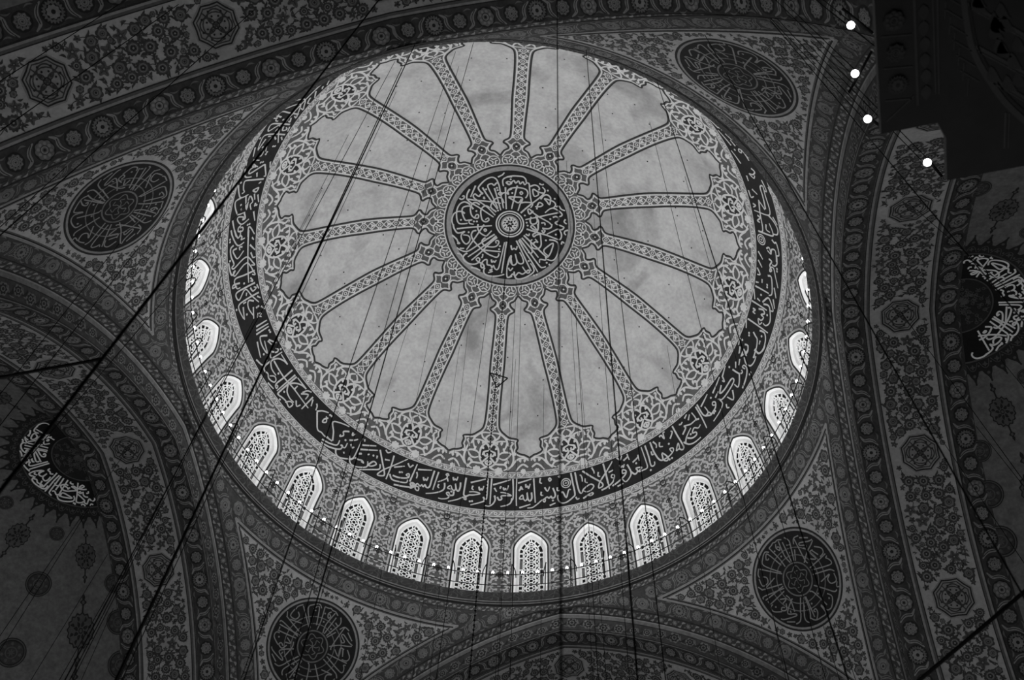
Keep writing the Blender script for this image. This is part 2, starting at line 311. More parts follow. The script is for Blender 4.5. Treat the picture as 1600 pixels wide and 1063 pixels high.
BAND_STROKES = dec("-1738,13372 -1685,12436;-1773,12531 -1845,12717;-1630,12663 -1281,12484;-1642,12804 -1604,12943 -1604,13109;-1445,12937 -1409,13079 -1379,12995 -1346,13057 -1330,12866;-1215,12472 -1229,12873 -1240,13306 -1311,13382 -1357,13278 -1390,13398 -1432,13326 -1469,13416 -1546,13335 -1573,13487 -1552,13639 -1484,13659 -1490,13497 -1573,13487 -1647,13540 -1695,13658;-1617,13518 -1669,13389 -1709,13451 -1676,13561 -1617,13518 -1648,13641 -1692,13673;-1104,12478 -1125,12913 -1145,13416;-836,12542 -862,12457 -906,12510 -864,12588 -898,12733 -1069,12965;-854,12680 -822,12827;-1033,13060 -1042,13196 -997,13238;-901,12929 -878,13146 -915,13327 -1069,13522 -1289,13683;-718,12556 -688,12689 -653,12626 -615,12676 -599,12493;-510,12749 -498,12987 -528,13192 -583,13116 -632,12844 -601,13090 -639,13203 -694,13128 -740,12986 -805,13145 -707,13166;-635,13250 -635,13429 -711,13461 -753,13349 -803,13404 -753,13512 -709,13477 -757,13645 -888,13740 -982,13739;-386,12467 -388,12949 -385,13302 -339,13385 -313,13538 -361,13521 -375,13429 -525,13613 -727,13795;-337,13416 -251,13293 -159,13266 9,13161 -122,13096 -262,13135;-255,12667 114,12406;-189,12809 -203,12957 -159,13009;-35,12818 -9,12988 26,12901 54,12975 83,12761;170,12380 177,12872 177,13385 129,13361;95,13303 127,13490 17,13610 -189,13776;268,12349 266,12890 273,13643;313,12661 755,12378;351,12815 414,12999;488,12833 518,12735 486,12770;575,12763 594,12890 632,12824 666,12902 702,12663;374,13243 388,13418 341,13617 254,13742 161,13726;437,13253 489,13408 549,13339 530,13213 608,13176 781,13172 637,13047 509,13023;798,13299 770,13524 679,13654 528,13727;812,12346 824,12821 821,13332 768,13396;903,12332 898,13014 909,13687;944,12555 1290,12382;1348,12358 1353,12899 1363,13572;961,12937 1033,12830 1065,12896 1017,12734 993,12859;1139,12617 1146,12776 1187,12717 1209,12847 1253,12614;1278,13047 1282,13335 1233,13473 1188,13355 1167,13033 1172,13321 1125,13444 1079,13344 1056,13150 977,13337 1094,13345;1522,12374 1499,12575 1553,12650;1723,12500 1760,12430 1792,12518 1753,12577 1723,12500;1975,12446 2028,12400 2006,12488;1611,12854 1676,13061 1740,12854;1524,13058 1512,13215 1566,13243;1817,12940 1859,13241 1844,13397 1779,13442 1752,13338 1702,13421 1657,13345 1592,13425 1544,13479 1587,13585 1607,13461 1528,13475 1416,13646 1291,13802 1169,13819;1704,13792 1846,13704;978,13787 1247,13635;2317,12367 2326,12869 2341,13424 2291,13564 2123,13754 1999,13755 1928,13617 1912,13451 1926,13327;2011,13227 2058,13244 2120,13526 2186,13229 2224,13147 2253,13192;1930,12943 1922,13100 1985,13121;2425,12383 2431,12981 2456,13381 2505,13470 2566,13307 2692,13179 2776,13161 2828,13290 2748,13439 2633,13472 2546,13361;2352,13592 2375,13717 2432,13695;2522,13756 2649,13645 2750,13588 2777,13652 2707,13710 2651,13629;2545,12552 2578,12730 2568,12919;2662,12806 2639,12956 2688,13047;2618,12411 2827,12833 3031,13237 3043,13426 2941,13458 2958,13305 3028,13121 3266,12725;3186,12373 3183,12831 3179,13388;2872,12372 2906,12587 2901,12698;3014,12686 2984,12863 3035,12928;-4715,12598 -4661,12681 -4631,12868;-4597,12868 -4486,12650 -4327,12508;-4580,12869 -4447,13200 -4317,13505 -4200,13486 -4096,13522 -3986,13492 -4031,13447;-3865,13451 -3963,13062 -4104,12707 -3898,12489 -3684,12389;-3986,13492 -3869,13485;-4103,13730 -3906,13652 -3721,13492 -3719,13212;-4086,13874 -3884,13816 -3695,13677 -3594,13535 -3587,13360 -3640,13378 -3523,13383 -3518,13103;-3695,13677 -3639,13874 -3515,13921 -3274,13684 -3217,13477 -3235,12477;-3207,13518 -3269,13704 -3332,13568 -3228,13868 -3070,13860 -2856,13637 -2842,13463 -2871,13337;-3166,12772 -2837,12458;-3160,13005 -2757,12611;-3186,13492 -3103,13498 -3008,13440 -2936,13516 -3019,13506;-2832,13505 -2742,13197 -2649,13256 -2738,13454 -2832,13505;-2562,13168 -2538,13404 -2705,13603 -2978,13911;-2707,12533 -2555,12953 -2376,13504 -2434,13665 -2533,13685 -2443,13362 -2297,13045 -1955,12353;-2320,12477 -2293,13067 -2298,13715;-2215,12997 -1974,12746;-2256,13393 -2168,13596 -1996,13575 -1812,13478 -1800,13318;-2178,13400 -2004,13378 -1803,13219 -1810,13023 -1871,13119 -1799,13166;-2082,13802 -1850,13711 -1623,13590 -1598,13421 -1679,13378 -1684,13508 -1596,13520;-3620,12580 -3746,12751 -3697,12904 -3767,13058 -3771,12953;-4260,12720 -4326,12884 -4325,13055 -4245,12927 -4328,12712;-3523,12508 -3507,12652 -3451,12498;-3433,13047 -3357,13166 -3326,13073;-3511,12930 -3384,12767 -3332,12648;-1918,12551 -1840,12694 -1786,12554;-2571,12400 -2497,12484 -2415,12357;-2498,12846 -2377,12784;-3180,12466 -3151,12567;-2713,12853 -2695,12990;-2941,13045 -2903,12976;-3499,13570 -3467,13636;3050,13079 3437,12420;3185,12393 3193,13003 3186,13672;3265,12880 3395,12845;2991,13603 3124,13562 3293,13423 3359,13255 3381,13097 3320,13051 3304,13170 3372,13242;3273,13583 3438,13491 3642,13307 3693,13130 3619,13023 3594,13179 3680,13208;3389,13693 3545,13666;3771,12867 3806,13274 3749,13489 3615,13637 3553,13453;3806,13274 3886,13481 3971,13383 3951,13231 4096,13328 3984,13441 4115,13481 4223,13458 4245,13165 4259,12413;4367,12434 4350,13005 4325,13476 4410,13524 4440,13376;4523,12419 4517,12915 4560,13376 4648,13526 4695,13214 4787,13558 4735,13679 4667,13549 4814,13546 4960,13454 4996,13314 4911,13250 4933,13465;4597,12479 4645,12694 4610,12837;4751,12680 4706,12857 4784,12951;4797,12457 4866,12447 4896,12671 4935,12392 4984,12406;3585,12732 3597,12873 3650,12829 3657,12924 3704,12787;3567,12346 3634,12509 3709,12352;3710,12616 3847,12514 3848,12382 3860,12702;3920,12890 4084,12778 4106,12665 4094,12967;4458,12849 4445,13017 4492,13024;5232,12398 5233,12925 5249,13566 5184,13665 5119,13526 5045,13519 5165,13258 5137,13552;5032,12843 5159,12633 5131,12548;5366,13064 5515,12896 5499,12775 5651,12908 5758,12928 5859,12890 5848,12524;5328,13513 5420,13287 5626,13065;5429,13348 5539,13516 5671,13527 5684,13400 5600,13318 5700,13180 5791,13327 5880,13275;5296,13395 5393,13656 5545,13768 5731,13772;5608,12498 5713,12411;5670,12690 5778,12513;5407,12545 5445,12599 5516,12557;6020,12450 6003,13072 5971,13637;6083,12419 6066,12908 6105,13139 6213,13112 6215,12784;6105,13139 6232,13311 6232,13146 6137,13140;6232,13311 6429,13234 6509,13050 6453,12943 6412,13035 6469,13142;6137,12649 6465,12457;6593,12642 7002,12416;7056,12532 7320,12348;6578,12899 6733,12804;6900,12738 6741,12937 6890,13012 7179,12985 7247,13080 7187,13185 6887,13240 6680,13216 6620,13039 6644,13373 6470,13538 6203,13642;7267,13766 7505,13635 7674,13434 7687,13211 7621,13172 7641,13348;7393,12772 7443,13173 7527,13316 7557,13201;7452,13194 7315,13423 7201,13521 7175,13278;7045,13376 6916,13712 6831,13355;6704,13552 6670,13710 6722,13789;7065,12551 7024,12763 6994,12639;7970,12770 7934,12942 7784,12810;7834,13007 7753,13251 7796,13528 7934,13606 8063,13567;8120,12912 8017,13034 7884,13007;7981,13473 8195,13404 8129,13352;8161,13444 8160,13644 8305,13800 8420,13801;7718,12835 7586,12954;7592,12713 7478,12880;7948,12574 7802,12658;10476,13571 10306,13596 10220,13444 10223,13289;10316,13075 10284,13257 10171,13140 10085,13271 10038,13154 10139,13204 10153,13387 9984,13534 9775,13746;9914,13054 9926,13266 9704,13387 9551,13413 9488,13251;9514,12386 9530,13233;9250,12960 9422,13218 9372,13433 9229,13676 9191,13536;9223,13038 9262,13364 9125,13546 8943,13645 8813,13483 8814,13284;9125,12353 9142,13308;9047,12829 9093,13084 9034,13218 8962,13044 8940,13220 8842,13132 8835,12944 8732,13090 8818,13215;8666,12379 8704,13714;8614,13225 8647,13529 8517,13727 8315,13776 8177,13660 8144,13418 8004,13525;8481,12920 8437,13095 8395,13272 8214,13404 7986,13477;8084,12736 8116,12901 8024,13009 7918,12934;7803,12840 7955,12819 7899,13097;9428,12330 9200,12495;8622,12320 8439,12474;8133,12352 7963,12440;7961,12543 7822,12677;9731,13505 9532,13710;9469,13545 9291,13738;9972,12389 9848,12587 9811,12418;9611,12384 9638,12553;9761,12727 9672,12752;10170,12428 10031,12675;9257,12618 9235,12813;8969,12506 8974,12657 8895,12555 8891,12713;8426,13443 8337,13472;12446,13204 12370,13348 12292,13141 12299,12917 12204,13103 12278,13242;12201,13600 11961,13678 11948,13547;11476,13205 11676,12918;11502,13251 11799,13298 12009,13313 12050,13528 11818,13489 11473,13520 11360,13278 11382,12484;11679,12949 11346,12820 10939,12809 10897,12523;11368,13340 11263,13628 11109,13816 10986,13735 10958,13493;10886,12519 10896,13357 10992,13447 11176,13296;11125,13075 10995,13051 10965,13266;11365,13627 11212,13836;12065,13904 11906,13925;11916,12715 11808,12964;10534,12940 10586,13115 10456,13214 10501,12992;10456,13214 10573,13284 10573,13513 10333,13554;10809,13332 10753,13490 10773,13610 10532,13742 10479,13561;10380,12432 10233,12704;11548,12499 11519,12646 11457,12472;11279,12620 11232,12762 11141,12557 11118,12711;11873,12459 11700,12492 11740,12686;12242,12684 12108,12665;-7213,13089 -7195,12450;-7134,13162 -7101,12443;-7057,13237 -7032,12474;-6900,13338 -6544,13539;-6581,13788 -6364,13620 -6396,13277;-6864,12726 -6938,12987 -6930,13119 -6748,13193 -6513,13125 -6804,12974;-6750,12816 -6610,12724;-6754,12751 -6570,12460;-6484,12970 -6350,13046 -6289,12419;-6298,13017 -6323,13545 -6246,13692 -6137,13619 -6037,13709 -5887,13609 -5877,13451 -5969,13403 -6062,13600;-6312,13162 -6155,13319 -5960,13314;-6298,13017 -6225,12758 -6079,12569 -5955,12515 -6259,12521;-6255,13011 -5814,13034 -5369,12967 -4815,13058;-5761,12474 -5780,13021 -5811,13562 -5731,13670 -5745,13537 -5804,13611;-5619,12494 -5683,13722;-5558,12493 -5623,13651 -5594,13779 -5477,13711 -5345,13678 -5202,13753 -5173,13508 -5273,13526 -5348,13748;-5576,13090 -5481,13335 -5319,13432 -5185,13407;-5566,13002 -5484,12759 -5323,12551 -5164,12487 -5523,12483;-5174,12759 -5112,12513 -5002,12397;-5186,12845 -5029,12602 -5008,12870;-4894,12504 -4933,13340;-4855,12585 -4787,12886;-5981,13873 -5775,13806;-5385,12937 -5380,12732;-5169,13250 -5070,13424 -5018,13229;-6494,12925 -6379,12687 -6403,12531 -6470,12638;-7478,12754 -7389,12881;-7464,12706 -7416,12626 -7402,12753 -7346,12650;-9533,12742 -8921,12764 -8278,12869;-9688,13787 -9513,13652 -9264,13333 -9284,12973;-9657,13583 -9445,13349 -9503,13213 -9605,13231;-9482,13209 -9426,13106 -9373,13147 -9379,12933;-9306,13579 -9258,13750 -9079,13726 -8874,13572 -8821,13705 -8773,13564 -8908,12861 -8705,12509 -8626,12429 -8663,12612;-9203,13379 -9193,13600 -9082,13528 -8958,13340 -9085,12993;-9188,13064 -9207,13234 -9133,13209;-8955,13887 -8705,13805 -8642,13694 -8706,13528 -8688,13632 -8593,13557 -8763,12857 -8474,12514 -8389,12467 -8433,12621;-8494,12461 -8502,13038 -8527,13526 -8454,13651 -8294,13561 -8270,13369;-8377,13351 -8410,13718 -8348,13794 -8349,13538;-8201,12534 -8207,13145 -8203,13602 -8123,13692 -8016,13544 -8168,13112 -7931,12831 -7709,12561;-7929,12438 -7935,13180 -7918,13601 -7818,13691 -7562,13586;-7813,13434 -7533,13557;-7796,12807 -7871,13014 -7839,13135 -7701,13172 -7492,13038;-7673,12910 -7415,13072;-9167,12636 -8994,12358;-8973,12594 -8828,12490 -8823,12350;-9286,12478 -9336,12528 -9258,12429;-8142,12827 -8034,12729 -8068,12517 -8119,12641;-8141,12461 -8016,12395;-7864,12570 -7781,12419;-8077,13080 -8008,13140;-7884,13389 -7880,13212;-8374,12737 -8266,12630 -8296,12764;-7586,12514 -7476,12364;-11621,13822 -11390,13663;-11579,13257 -11497,13309 -11513,13178 -11388,13183 -11394,13340;-11303,13564 -11272,13157;-11132,13410 -11194,13423 -11120,13200 -11132,13410;-11112,13840 -10909,13647 -10878,13251;-11159,12727 -10970,13405 -11058,13511 -11133,13263 -11114,13097;-11159,12727 -10868,12429 -10852,12534;-10775,12476 -10789,13010 -10808,13512 -10745,13584 -10599,13499 -10531,13403 -10504,13531;-10736,13900 -10544,13731 -10404,13517 -10442,13104;-10401,13491 -10356,13783 -10238,13766 -10060,13581 -10005,13461 -10017,13081;-10414,13232 -10072,13032 -10392,13003 -10245,12758 -10174,12865 -10040,12759;-10002,13123 -9870,13027 -9848,13163 -9904,13134 -9943,13437 -9868,13458 -9740,13178 -9820,12798;-9716,13220 -9676,13354 -9595,13336 -9578,13092 -9661,13110 -9662,13254;-9910,13767 -9497,13464;-9386,12755 -9612,12768 -9571,12619 -9395,12405;-9981,12595 -9734,12447;-10431,12765 -10276,12656;-10392,12554 -10189,12404;-11214,12468 -11058,12349;-10964,13009 -10855,12918;-10526,12919 -10466,12691 -10563,12611 -10553,12746 -10526,12919;-10707,12567 -10673,12685;-11286,13926 -11183,13863")
BAND_DOTS = dec("-215,13599 -163,13574 -696,13276 374,13234 1790,13558 -4264,12542 -4217,12537 -3595,13041 -3133,13214 -3101,13176 -2801,12944 -2042,13120 -1992,13079 4946,13014 4278,13661 3997,13007 4804,13696 4871,13703 5866,12951 5908,12996 5548,13310 7373,12567 6484,12720 7633,13709 7680,13704 6323,13369 6376,13346 9388,12799 9698,13066 9644,13084 8534,13436 8388,12714 8340,12762 8133,12516 10186,13602 10132,13607 9047,13390 -6944,12527 -6892,12517 -6371,12412 -6554,13312 -5951,13157 -5535,13452 -5491,13870 -6451,13172 -9480,13805 -9420,13797 -8985,13793 -8316,13125 -7845,13831 -7617,12745 -7621,12641 -7606,13353 -11214,13024 -11219,12907 -10783,13789 -10226,13417 -10113,13348 -10124,12584 -10125,12491 -10165,12579 -11474,12934 -11421,12948 -9682,12831 -9685,12728")[0]
PEN_STROKES = dec("-182,1516 -25,1530 58,1556 165,1514 281,1512 424,1415;-182,1516 -102,987 -104,622;288,1459 135,935 156,597;394,1324 213,597;613,1093 319,557;853,1119 682,304 705,150;608,820 367,517;556,1397 640,1209 588,1068 449,1138;131,1448 48,1330 112,1184 171,1276 89,1343;1063,1053 853,1119 702,972;1045,977 1320,737;1410,589 1230,655 934,843 871,782 1065,616 989,544 921,625;1401,552 1251,501 921,421 592,243;1173,341 1018,339 1061,33 836,221;1297,370 1484,140 1435,-18 1239,-29;1474,-96 647,-25;1132,332 1225,73;1472,-183 1390,-202 1445,-293 1467,-444 1329,-459 662,-127;1342,-731 1251,-590 1022,-466 585,-263;1277,-764 1188,-993 956,-934 941,-748 1109,-669 673,-641;1180,-1030 1060,-1147 1140,-1211;989,-1218 862,-1202 614,-876 365,-550;592,-1074 681,-1272 433,-1505 220,-1470 143,-1200;335,-1346 199,-726 94,-602;120,-1225 120,-1522 -99,-1529 -359,-1467 -475,-1299;-327,-1490 -136,-1332 -109,-1182 -219,-1186 -178,-1259;-324,-1365 -152,-633;-497,-1325 -325,-1066 -184,-608;-337,-538 -683,-936;-240,-610 -623,-1108 -671,-1287 -608,-1395;-667,-948 -865,-1151 -1061,-1143;-838,-783 -706,-355 -742,-152;-1434,-674 -1316,-776 -881,-926 -867,-849 -1094,-691 -940,-537 -618,-375;-1307,-890 -1049,-1066;-960,-653 -974,-731;-928,-370 -1051,-547 -1219,-473 -1150,-389 -1053,-457;-1242,-501 -1502,-323 -1508,-143 -1373,-102;-1030,-122 -824,-247 -1026,-301;-1482,-50 -712,4;-1550,242 -1447,305 -641,85;-1508,168 -626,164;-1466,95 -1448,-7;-1404,546 -611,242;-1447,712 -1371,523;-711,588 -1226,510;-1224,919 -1277,637 -1042,605 -955,769 -1062,893;-1000,1216 -1161,1057 -1184,936;-979,1177 -371,511;-367,577 -763,1177 -625,1397 -412,1512 -281,1408;-559,1253 -477,1376 -363,1379 -197,763;-526,1228 -428,1244")
PEN_DOTS = dec("-76,1290 383,861 12,988 -389,-869 304,-850 -122,-958 -1334,-240 550,-1234")[0]
# ------------------------------------------------------------------ main dome
rng = np.random.default_rng(7)
RS, ZC = 12.0, 31.06 + EYE
S90 = RS * pi / 2
def dome_pt(az, s):
    az = np.asarray(az, float); s = np.asarray(s, float)
    psi = np.minimum(s / RS, pi / 2)
    r = RS * np.sin(psi); z = ZC + RS * np.cos(psi) - np.maximum(s - S90, 0)
    return np.stack([r * np.sin(az), r * np.cos(az), z], 1)
def dome_map(az, s, h):
    az = np.asarray(az, float); s = np.asarray(s, float); h = np.asarray(h, float)
    psi = np.minimum(s / RS, pi / 2)
    r = (RS - h) * np.sin(psi); z = ZC + (RS - h) * np.cos(psi) - np.maximum(s - S90, 0)
    return np.stack([r * np.sin(az), r * np.cos(az), z], 1)
def rad_at(s):
    return RS * np.sin(np.minimum(np.asarray(s, float) / RS, pi / 2))
def dome_local(az0):
    """x metres sideways, y = distance from the crown along the vault"""
    return lambda x, y, h: dome_map(az0 + np.asarray(x) / np.maximum(rad_at(y), .05), y, h)
def crown_map(x, y, h):
    return dome_map(np.arctan2(x, y), np.hypot(x, y), h)
def S_OF(psi): return RS * radians(psi)
S_MED, S_IN, S_B0, S_B1, S_OUT = S_OF(14.1), S_OF(57.4), S_OF(58.75), S_OF(66.6), S_OF(68.0)

# vault plaster
mb = MB()
grid(mb, dome_map, np.linspace(0, 2 * pi, 289), np.concatenate([[0.02], np.linspace(.4, S_OUT + .02, 60)]), PLASTER)
# small hooks and holes in the plaster
holes = T()
hook_rng = random.Random(5)
ceiling = mb.build('ceiling', PAL, smooth=True)
tag(ceiling, 'pale plastered main dome vault with sixteen painted ribs round a black medallion', 'dome', kind='structure')
mbh = MB()
for i in range(16):
    a0 = PHI + radians(5.05 + 11.25 + 22.5 * i)
    for (dx, s) in ((-.55, 6.2), (.6, 7.7), (-.9, 8.9), (.35, 9.6), (1.3, 8.4), (0.1, 5.0)):
        x = dx + hook_rng.uniform(-.3, .3); y = s + hook_rng.uniform(-.4, .4)
        t = T(); t.radial((x, y), .034, BLACK, .006, 8); t.place(mbh, dome_local(a0))
mbh.build('anchor_hole', PAL, ceiling)

# ---- painted ribs: outline (degrees sideways from the rib's middle, degrees from the crown)
RIB_OUT = [(-6.2, 16.9), (-9.05, 18.07), (-12.15, 18.63), (-11.27, 19.49), (-9.34, 20.09), (-9.94, 20.66), (-12.65, 21.24),
 (-13.61, 22.4), (-14.03, 26.07), (-14.27, 30.52), (-14.42, 33.06), (-14.88, 37.54), (-15.16, 42.99), (-15.05, 46.49), (-14.44, 47.72),
 (-13.24, 48.56), (-11.92, 49.29), (-10.15, 49.55), (-9.29, 49.93), (-9.63, 50.56), (-9.38, 51.7), (-9.84, 52.56), (-8.48, 53.18),
 (-7.44, 53.4), (-6.2, 54.03)]
OUT = np.array([(radians(a + 17.45) * RS * sin(radians(p)), RS * radians(p)) for a, p in RIB_OUT])
def offset(P, d):
    g = np.gradient(P, axis=0); g /= np.hypot(g[:, 0], g[:, 1])[:, None]
    return P + np.c_[-g[:, 1], g[:, 0]] * d
FLARE = [[(0.013, 10.15), (0.183, 10.135), (0.425, 10.173), (0.679, 10.355), (0.792, 10.563), (0.752, 10.809), (0.659, 10.988)], [(0.728, 10.529), (0.489, 10.52), (0.291, 10.584), (0.132, 10.702), (0.026, 10.852), (-0.005, 10.996)], [(0.02, 10.219), (0.166, 10.33), (0.211, 10.449), (0.087, 10.582), (-0.019, 10.539)], [(0.429, 10.225), (0.374, 10.368), (0.248, 10.482), (0.125, 10.632)], [(-0.007, 10.855), (0.098, 10.705), (0.233, 10.694), (0.383, 10.86), (0.439, 11.104), (0.429, 11.387), (0.314, 11.607), (0.159, 11.761), (-0.005, 11.811)], [(0.005, 10.995), (0.163, 11.052), (0.27, 11.115), (0.182, 11.263), (0.078, 11.236), (0.104, 11.145)], [(0.014, 11.277), (0.127, 11.409), (0.277, 11.574), (0.352, 11.658)], [(-0.02, 11.457), (0.143, 11.585), (0.003, 11.721)], [(0.448, 11.21), (0.573, 11.097), (0.738, 11.049), (0.926, 11.07), (1.051, 11.158)], [(0.493, 11.349), (0.668, 11.412), (0.833, 11.372), (0.956, 11.229), (1.029, 11.087)], [(0.776, 11.091), (0.681, 10.97), (0.653, 10.848)], [(0.971, 10.596), (1.036, 10.56), (1.076, 10.631), (1.014, 10.701), (0.989, 10.806), (1.071, 10.982), (1.142, 11.228), (1.161, 11.475), (1.094, 11.687), (0.974, 11.865), (0.911, 11.919)], [(0.162, 11.796), (0.318, 11.66), (0.486, 11.65), (0.755, 11.657), (0.865, 11.76), (0.977, 11.901)], [(0.025, 11.773), (0.168, 11.867), (0.344, 11.961)], [(0.745, 11.941), (0.938, 11.83), (1.097, 11.723), (1.218, 11.546), (1.341, 11.407), (1.505, 11.342), (1.742, 11.353), (1.86, 11.47)], [(1.318, 11.972), (1.453, 11.763), (1.629, 11.646), (1.805, 11.744), (1.87, 11.8)]]
FLEAF = [[(0.592, 10.533), (0.543, 10.746)], [(0.383, 10.86), (0.256, 10.957)], [(0.463, 11.386), (0.329, 11.394)], [(1.059, 10.841), (0.928, 10.894)], [(1.139, 11.193), (1.263, 11.054)], [(0.319, 10.512), (0.371, 10.72)], [(0.233, 11.082), (0.333, 11.252)], [(0.755, 11.657), (0.808, 11.478)], [(1.742, 11.353), (1.69, 11.561)], [(1.471, 11.341), (1.521, 11.554)], [(0.796, 10.527), (0.918, 10.771)], [(0.869, 11.406), (0.988, 11.617)]]
rib = T()
lim = np.concatenate([np.linspace(S_MED, OUT[0, 1], 4)[:-1], OUT[:, 1], np.linspace(OUT[-1, 1], S_IN, 6)[1:]])
hw = np.interp(lim, OUT[:, 1], OUT[:, 0])
edge = radians(11.25) * rad_at(lim)
hw = np.where((lim <= OUT[0, 1]) | (lim >= OUT[-1, 1]), edge, hw)
ss = np.unique(np.concatenate([lim, np.linspace(S_MED, S_IN, 90)]))
hh = np.interp(ss, lim, hw)
for sg in (1, -1):
    rib.strip(np.c_[np.zeros_like(ss), ss], np.c_[sg * hh, ss], MID, .006)
    M = np.array([sg, 1.])
    O = smooth(OUT, 3)
    rib.stroke(O * M, .062, LINE, .012)
    I = offset(O, .10)
    I = I[I[:, 0] < radians(11.25) * rad_at(I[:, 1]) + .02]
    rib.stroke(I * M, .062, PALE, .012)
    for st in FLARE:
        rib.stroke(np.array(st) * M, .078, PALE, .014 + .002 * sg, k=4, taper=[.7, 1.15, 1.15, .8])
    for p0, p1 in FLEAF:
        rib.leaf(np.array(p0) * M, np.array(p1) * M, .13, PALE, .016, bend=.12 * sg)
    for cx, w in ((.511, .2), (1.652, .13)):
        rib.radial((sg * cx, 11.98), lambda a, w=w: w * (.8 + .2 * np.abs(np.cos(3.5 * a))), PALE, .013, 28)
    # dark hearts of the flare
    ya = np.array([10.72, 10.8, 10.9, 11.1, 11.39, 11.6, 11.76, 11.81]); xa = np.array([.14, .30, .39, .43, .42, .31, .15, .01])
    rib.strip(np.c_[0 * xa, ya], np.c_[sg * xa, ya], LINE, .009)
    # hub: two coupled rings, little flowers
    rib.ring((sg * .32, 3.30), .235, .285, PALE, .014)
    for q_ in range(3):
        a_ = 2.1 * q_ + .6
        rib.stroke([(sg * (.32 + .20 * cos(a_)), 3.30 + .20 * sin(a_)), (sg * (.32 + .09 * cos(a_ + .5)), 3.30 + .09 * sin(a_ + .5)), (sg * (.32 + .10 * cos(a_ + 1.4)), 3.30 + .10 * sin(a_ + 1.4)), (sg * (.32 + .17 * cos(a_ + 1.3)), 3.30 + .17 * sin(a_ + 1.3))], .055, PALE, .015, k=3)
    rib.stroke([(sg * .05, 3.75), (sg * .2, 3.62), (sg * .2, 3.5), (sg * .05, 3.45)], .05, PALE, .014, k=4)
    rib.leaf((sg * .2, 4.0), (sg * .34, 4.12), .11, PALE, .015)
    rib.stroke([(sg * .02, 4.25), (sg * .19, 4.1), (sg * .17, 3.86), (0, 3.72)], .05, PALE, .014, k=4)
    # rib interlace
    per = .765
    n0 = 4.35
    ys = np.linspace(n0, 10.15, 190)
    rib.stroke(np.c_[sg * .145 * np.sin((ys - n0) * 2 * pi / per), ys], .042, PALE, .015 + .001 * sg)
    k = 0
    while n0 + k * per / 2 + per / 4 < 10.1:
        yc = n0 + (k + .5) * per / 2
        if k % 2 == 0:
            rib.leaf((sg * .13, yc + .02), (sg * .225, yc + .1), .075, PALE, .016)
            rib.leaf((sg * .13, yc - .02), (sg * .225, yc - .1), .075, PALE, .016)
            (rib.ring((0, yc), .045, .08, PALE, .0165, 10) if sg > 0 else None)
        else:
            rib.leaf((0, yc - .16), (sg * .115, yc + .06), .09, PALE, .016, bend=.15 * sg)
            rib.leaf((sg * .10, yc - .08), (sg * .16, yc + .07), .07, PALE, .016, bend=-.2 * sg)
        k += 1
rib.radial((0, 3.34), lambda a: .15 * (.55 + .45 * np.abs(np.cos(3 * a))), LINE, .011, 30)
rib.radial((0, 3.34), .05, PALE, .016, 8)
rib.radial((0, 4.02), lambda a: .15 * (.55 + .45 * np.abs(np.cos(2 * a))), LINE, .011, 30)
rib.radial((0, 4.02), .045, PALE, .016, 8)
rib.leaf((0, 11.75), (0, 11.5), .12, PALE, .016)
rib0 = None
for i in range(16):
    mb = MB(); rib.place(mb, dome_local(PHI + radians(5.05 + 22.5 * i)))
    mb.build('painted_rib', PAL, ceiling)

# ---- narrow flowered borders beside the inscription and the inscription band
def border_strip(mb, s0, s1, n):
    grid(mb, dome_map, np.linspace(0, 2 * pi, 289), [s0, s1], GREY, .008)
    t = T(); w = s1 - s0; step = 2 * pi * rad_at((s0 + s1) / 2) / n
    t.radial((0, w / 2), lambda a: w * .30 * (.75 + .25 * np.abs(np.cos(2.5 * a))), PALE, .012, 20)
    t.radial((0, w / 2), w * .12, MID, .014, 8)
    t.stroke([(-step / 2, w * .5), (-step * .3, w * .2), (-step * .1, w * .2)], w * .13, PALE, .012, k=3)
    t.stroke([(step / 2, w * .5), (step * .3, w * .8), (step * .1, w * .8)], w * .13, PALE, .012, k=3)
    t.radial((step / 2, w * .3), w * .1, PALE, .012, 6); t.radial((-step * .3, w * .75), w * .1, DIM, .012, 6)
    for i in range(n):
        t.place(mb, lambda x, y, h, a=2 * pi * i / n: dome_map(a + x / rad_at(s0 + y), s0 + y, h))
    for s in (s0, s1):
        grid(mb, dome_map, np.linspace(0, 2 * pi, 289), [s - .014, s + .014], PALE, .013)
mb = MB(); border_strip(mb, S_IN, S_B0, 150); mb.build('flowered_border', PAL, ceiling)
mb = MB(); border_strip(mb, S_B1, S_OUT, 170); mb.build('flowered_border', PAL, ceiling)
mb = MB(); grid(mb, dome_map, np.linspace(0, 2 * pi, 289), np.linspace(S_B0, S_B1, 9), BLACK, .010)
band = mb.build('inscription_band', PAL, ceiling, smooth=True)
tag(band, 'black band of flowing white Arabic calligraphy round the foot of the dome')
INK = mat('ink_white', .40, .08, 3.0)
mb = MB(); t = T()
def put_band(shift, sel):
    for st in BAND_STROKES:
        P = np.array(st, float) / (100., 1000.)
        if not sel(P[:, 0].mean()): continue
        P[:, 0] = np.radians(P[:, 0] + shift) * 11.0
        Q = smooth(P, 4) if len(P) > 2 else smooth(P, 3)
        t.stroke(Q, .066, 0, .016, taper=[1.25, 1.05, .95, .8])
    for a, s in BAND_DOTS:
        if sel(a / 100): t.radial((radians(a / 100 + shift) * 11., s / 1000), .052, 0, .016, 8)
put_band(0, lambda a: True)
put_band(-40, lambda a: -114 < a < -76)
put_band(-80, lambda a: -114 < a < -76)
put_band(64, lambda a: 62 < a < 124)
for a, s in ((21.55, 12.81), (107.02, 12.66)):
    c = (radians(a) * 11., s)
    t.ring(c, .20, .25, 0, .016); t.ring(c, .11, .155, 0, .016); t.radial(c, lambda q: .07 * (.6 + .4 * np.cos(4 * q)), 0, .016, 24)
t.place(mb, lambda x, y, h: dome_map(np.asarray(x) / 11.0, y, h))
mb.build('lettering', INK, band)

